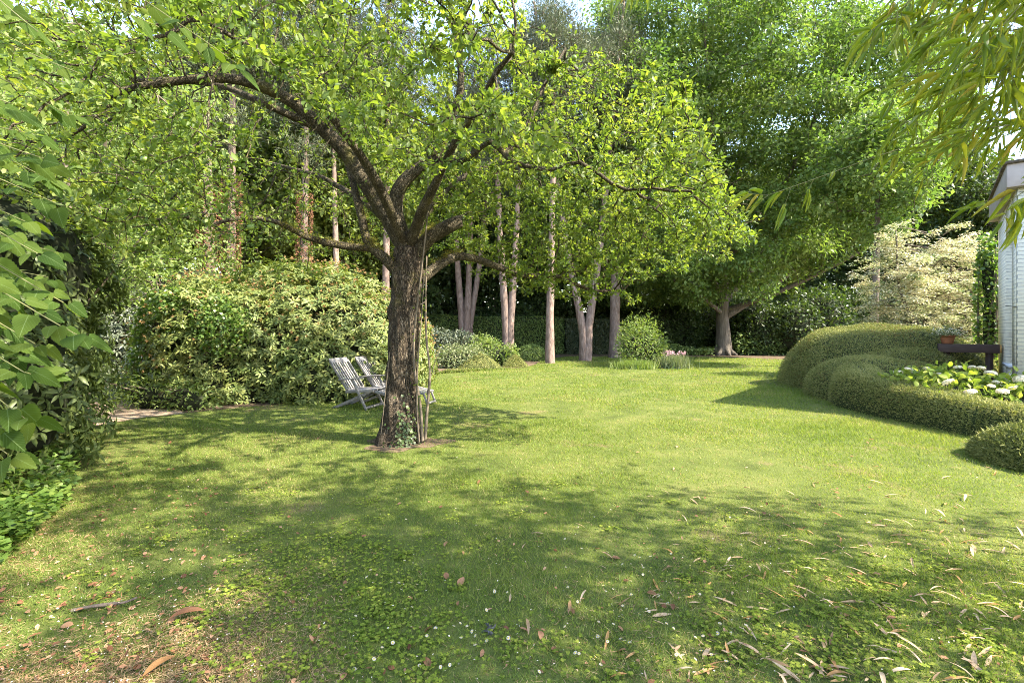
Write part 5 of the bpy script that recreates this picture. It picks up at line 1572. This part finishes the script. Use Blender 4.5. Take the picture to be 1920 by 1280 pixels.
# ================================================================== BAMBOO
def bamboo():
    t = thing("bamboo", "bamboo with long narrow yellow green leaves arching in from the upper right", "bamboo", (4.6, 1.4, 0))
    loc = np.array([4.6, 1.4, 0])
    culms, fr = [], []
    for k in range(11):
        b = np.array([rng.uniform(3.9, 6.2), rng.uniform(.3, 3.0), 0])
        if b[0] < 1.1 * b[1] + .5: b[0] = 1.1 * b[1] + .6
        top = b + np.array([rng.uniform(-2.4, -.6), rng.uniform(-.4, .6), rng.uniform(4.2, 5.6)])
        s = smooth_path([b, b + [0.05, 0, 1.8], (b + top) / 2 + [.35, 0, .7], top, top + [-.9, 0, -.2]], 40)
        culms.append(tube(s, np.linspace(.017, .004, 40), 7))
        for _ in range(16):
            i = rng.integers(15, 40)
            d = unit(np.array([rng.normal() - .35, rng.normal() * .8, rng.normal() * .25 - .1]))
            fr.append((s[i], s[i] + d * rng.uniform(.5, 1.1) + [0, 0, -.15]))
    for k in range(38):  # unseen culms overhead, added to shade the near lawn
        while True:
            tx, ty = rng.uniform(.8, 8.2), rng.uniform(-3.2, 4.0)
            if tx + ty < 7.0 and tx + ty > 1.0: break
        b = np.array([4.6 + rng.normal() * .9, -.4 + rng.normal() * 1.1, 0])
        if b[0] < 1.1 * b[1] + .9: b[0] = 1.1 * b[1] + .9
        top = np.array([tx, ty, rng.uniform(4.7, 6.3)])
        s = smooth_path([b, b + [.02, 0, 2.2], b * .55 + top * .45 + [0, 0, 1.9], top], 40)
        culms.append(tube(s, np.linspace(.018, .004, 40), 6))
        for _ in range(15):
            i = rng.integers(22, 40)
            d = unit(np.array([rng.normal() - .1, rng.normal() * .9, rng.normal() * .25 - .1]))
            fr.append((s[i], s[i] + d * rng.uniform(.5, 1.1) + [0, 0, -.15]))
    vis = [((2120, 220, 2.0), (1440, 366, 1.85)), ((2100, 120, 2.0), (1680, 240, 2.1)), ((2060, 40, 1.9), (1700, 150, 1.9)), ((2000, -120, 1.8), (1640, 55, 1.8)), ((1900, -160, 1.8), (1690, 20, 1.9)),
           ((2120, 160, 1.7), (1800, 260, 1.7)), ((2080, 60, 1.6), (1790, 130, 1.6)), ((2060, -60, 1.6), (1780, 60, 1.6)), ((2120, 300, 1.7), (1895, 375, 1.7)),
            ((2040, 0, 2.4), (1720, 210, 2.4)), ((2100, 200, 2.5), (1740, 310, 2.5)), ((2000, -60, 2.2), (1740, 90, 2.2)), ((2080, -40, 1.4), (1850, 80, 1.4)),
            ((2100, 60, 2.0), (1760, 170, 2.0)), ((1960, -160, 2.0), (1800, 10, 2.0)), ((2100, 20, 1.8), (1840, 120, 1.8)), ((2140, 180, 2.0), (1790, 250, 2.0)),
           ((2000, -200, 1.5), (1850, -10, 1.5)),  ((1320, -260, 2.2), (1190, -25, 2.2)),
           ((2080, 120, 1.7), (1820, 170, 1.7)),  ((2090, -20, 2.3), (1800, 40, 2.3)), ((2120, 240, 2.2), (1830, 270, 2.2)), ((2050, -90, 1.9), (1740, 40, 1.9)), ((2120, 20, 1.5), (1880, 150, 1.5))]
    vfr = [(P(*a), P(*b)) for a, b in vis]
    parts, pos, axs = [], [], []
    for q, (a, b) in enumerate(fr + vfr):
        seen = q >= len(fr)
        mid = (a + b) / 2 + [0, 0, .05 + .05 * rng.random()]
        n = 18
        s = smooth_path([a, mid, b], n)
        parts.append(tube(s, np.linspace(.0032, .0012, n), 4))
        tan = unit(np.gradient(s, axis=0))
        m = 1 if seen else 1
        for i in range(2, n):
            for rep in range(2 if i < n - 1 else 4):
                if rng.random() < .18: continue
                side = unit(np.cross(tan[i], rdir(1)[0]))
                tw = unit(tan[i] * .7 + side * .6 + np.array([-.05, -.05, -.2]))
                tip = s[i] + tw * rng.uniform(.02, .13)
                if np.linalg.norm(tip - s[i]) > .05: parts.append(tube([s[i], tip], [.0012, .0008], 3))
                for k in range(rng.integers(2, 4 if seen else 5)):
                    axs.append(unit(tw * .75 + np.array([-.12, -.05, -.38]) + rng.normal(size=3) * .33)); pos.append(tip - tw * .012 * k)
    V, F = joinq(culms); mk("culm", V - loc, fixq(F), M["green_twig"], t)
    V, F = joinq(parts); mk("twigs", V - loc, fixq(F), M["green_twig"], t)
    pos, axs = np.array(pos), np.array(axs); n = len(pos)
    nr = unit(np.array([.2, -.4, .8]) + rng.normal(size=(n, 3)) * .5)
    L = rng.uniform(.065, .138, n)
    rn = np.clip(rng.beta(2.2, 3.2, n) + (rng.random(n) < .03) * .8, 0, 1)
    V, F, lf = place(pos, axs, nr, L, L * rng.uniform(.09, .13, n), T_BAM, rn)
    mk("foliage", V - loc, F, M["bamboo_leaf"], t, lf)
    print("bamboo leaves", n)
bamboo()
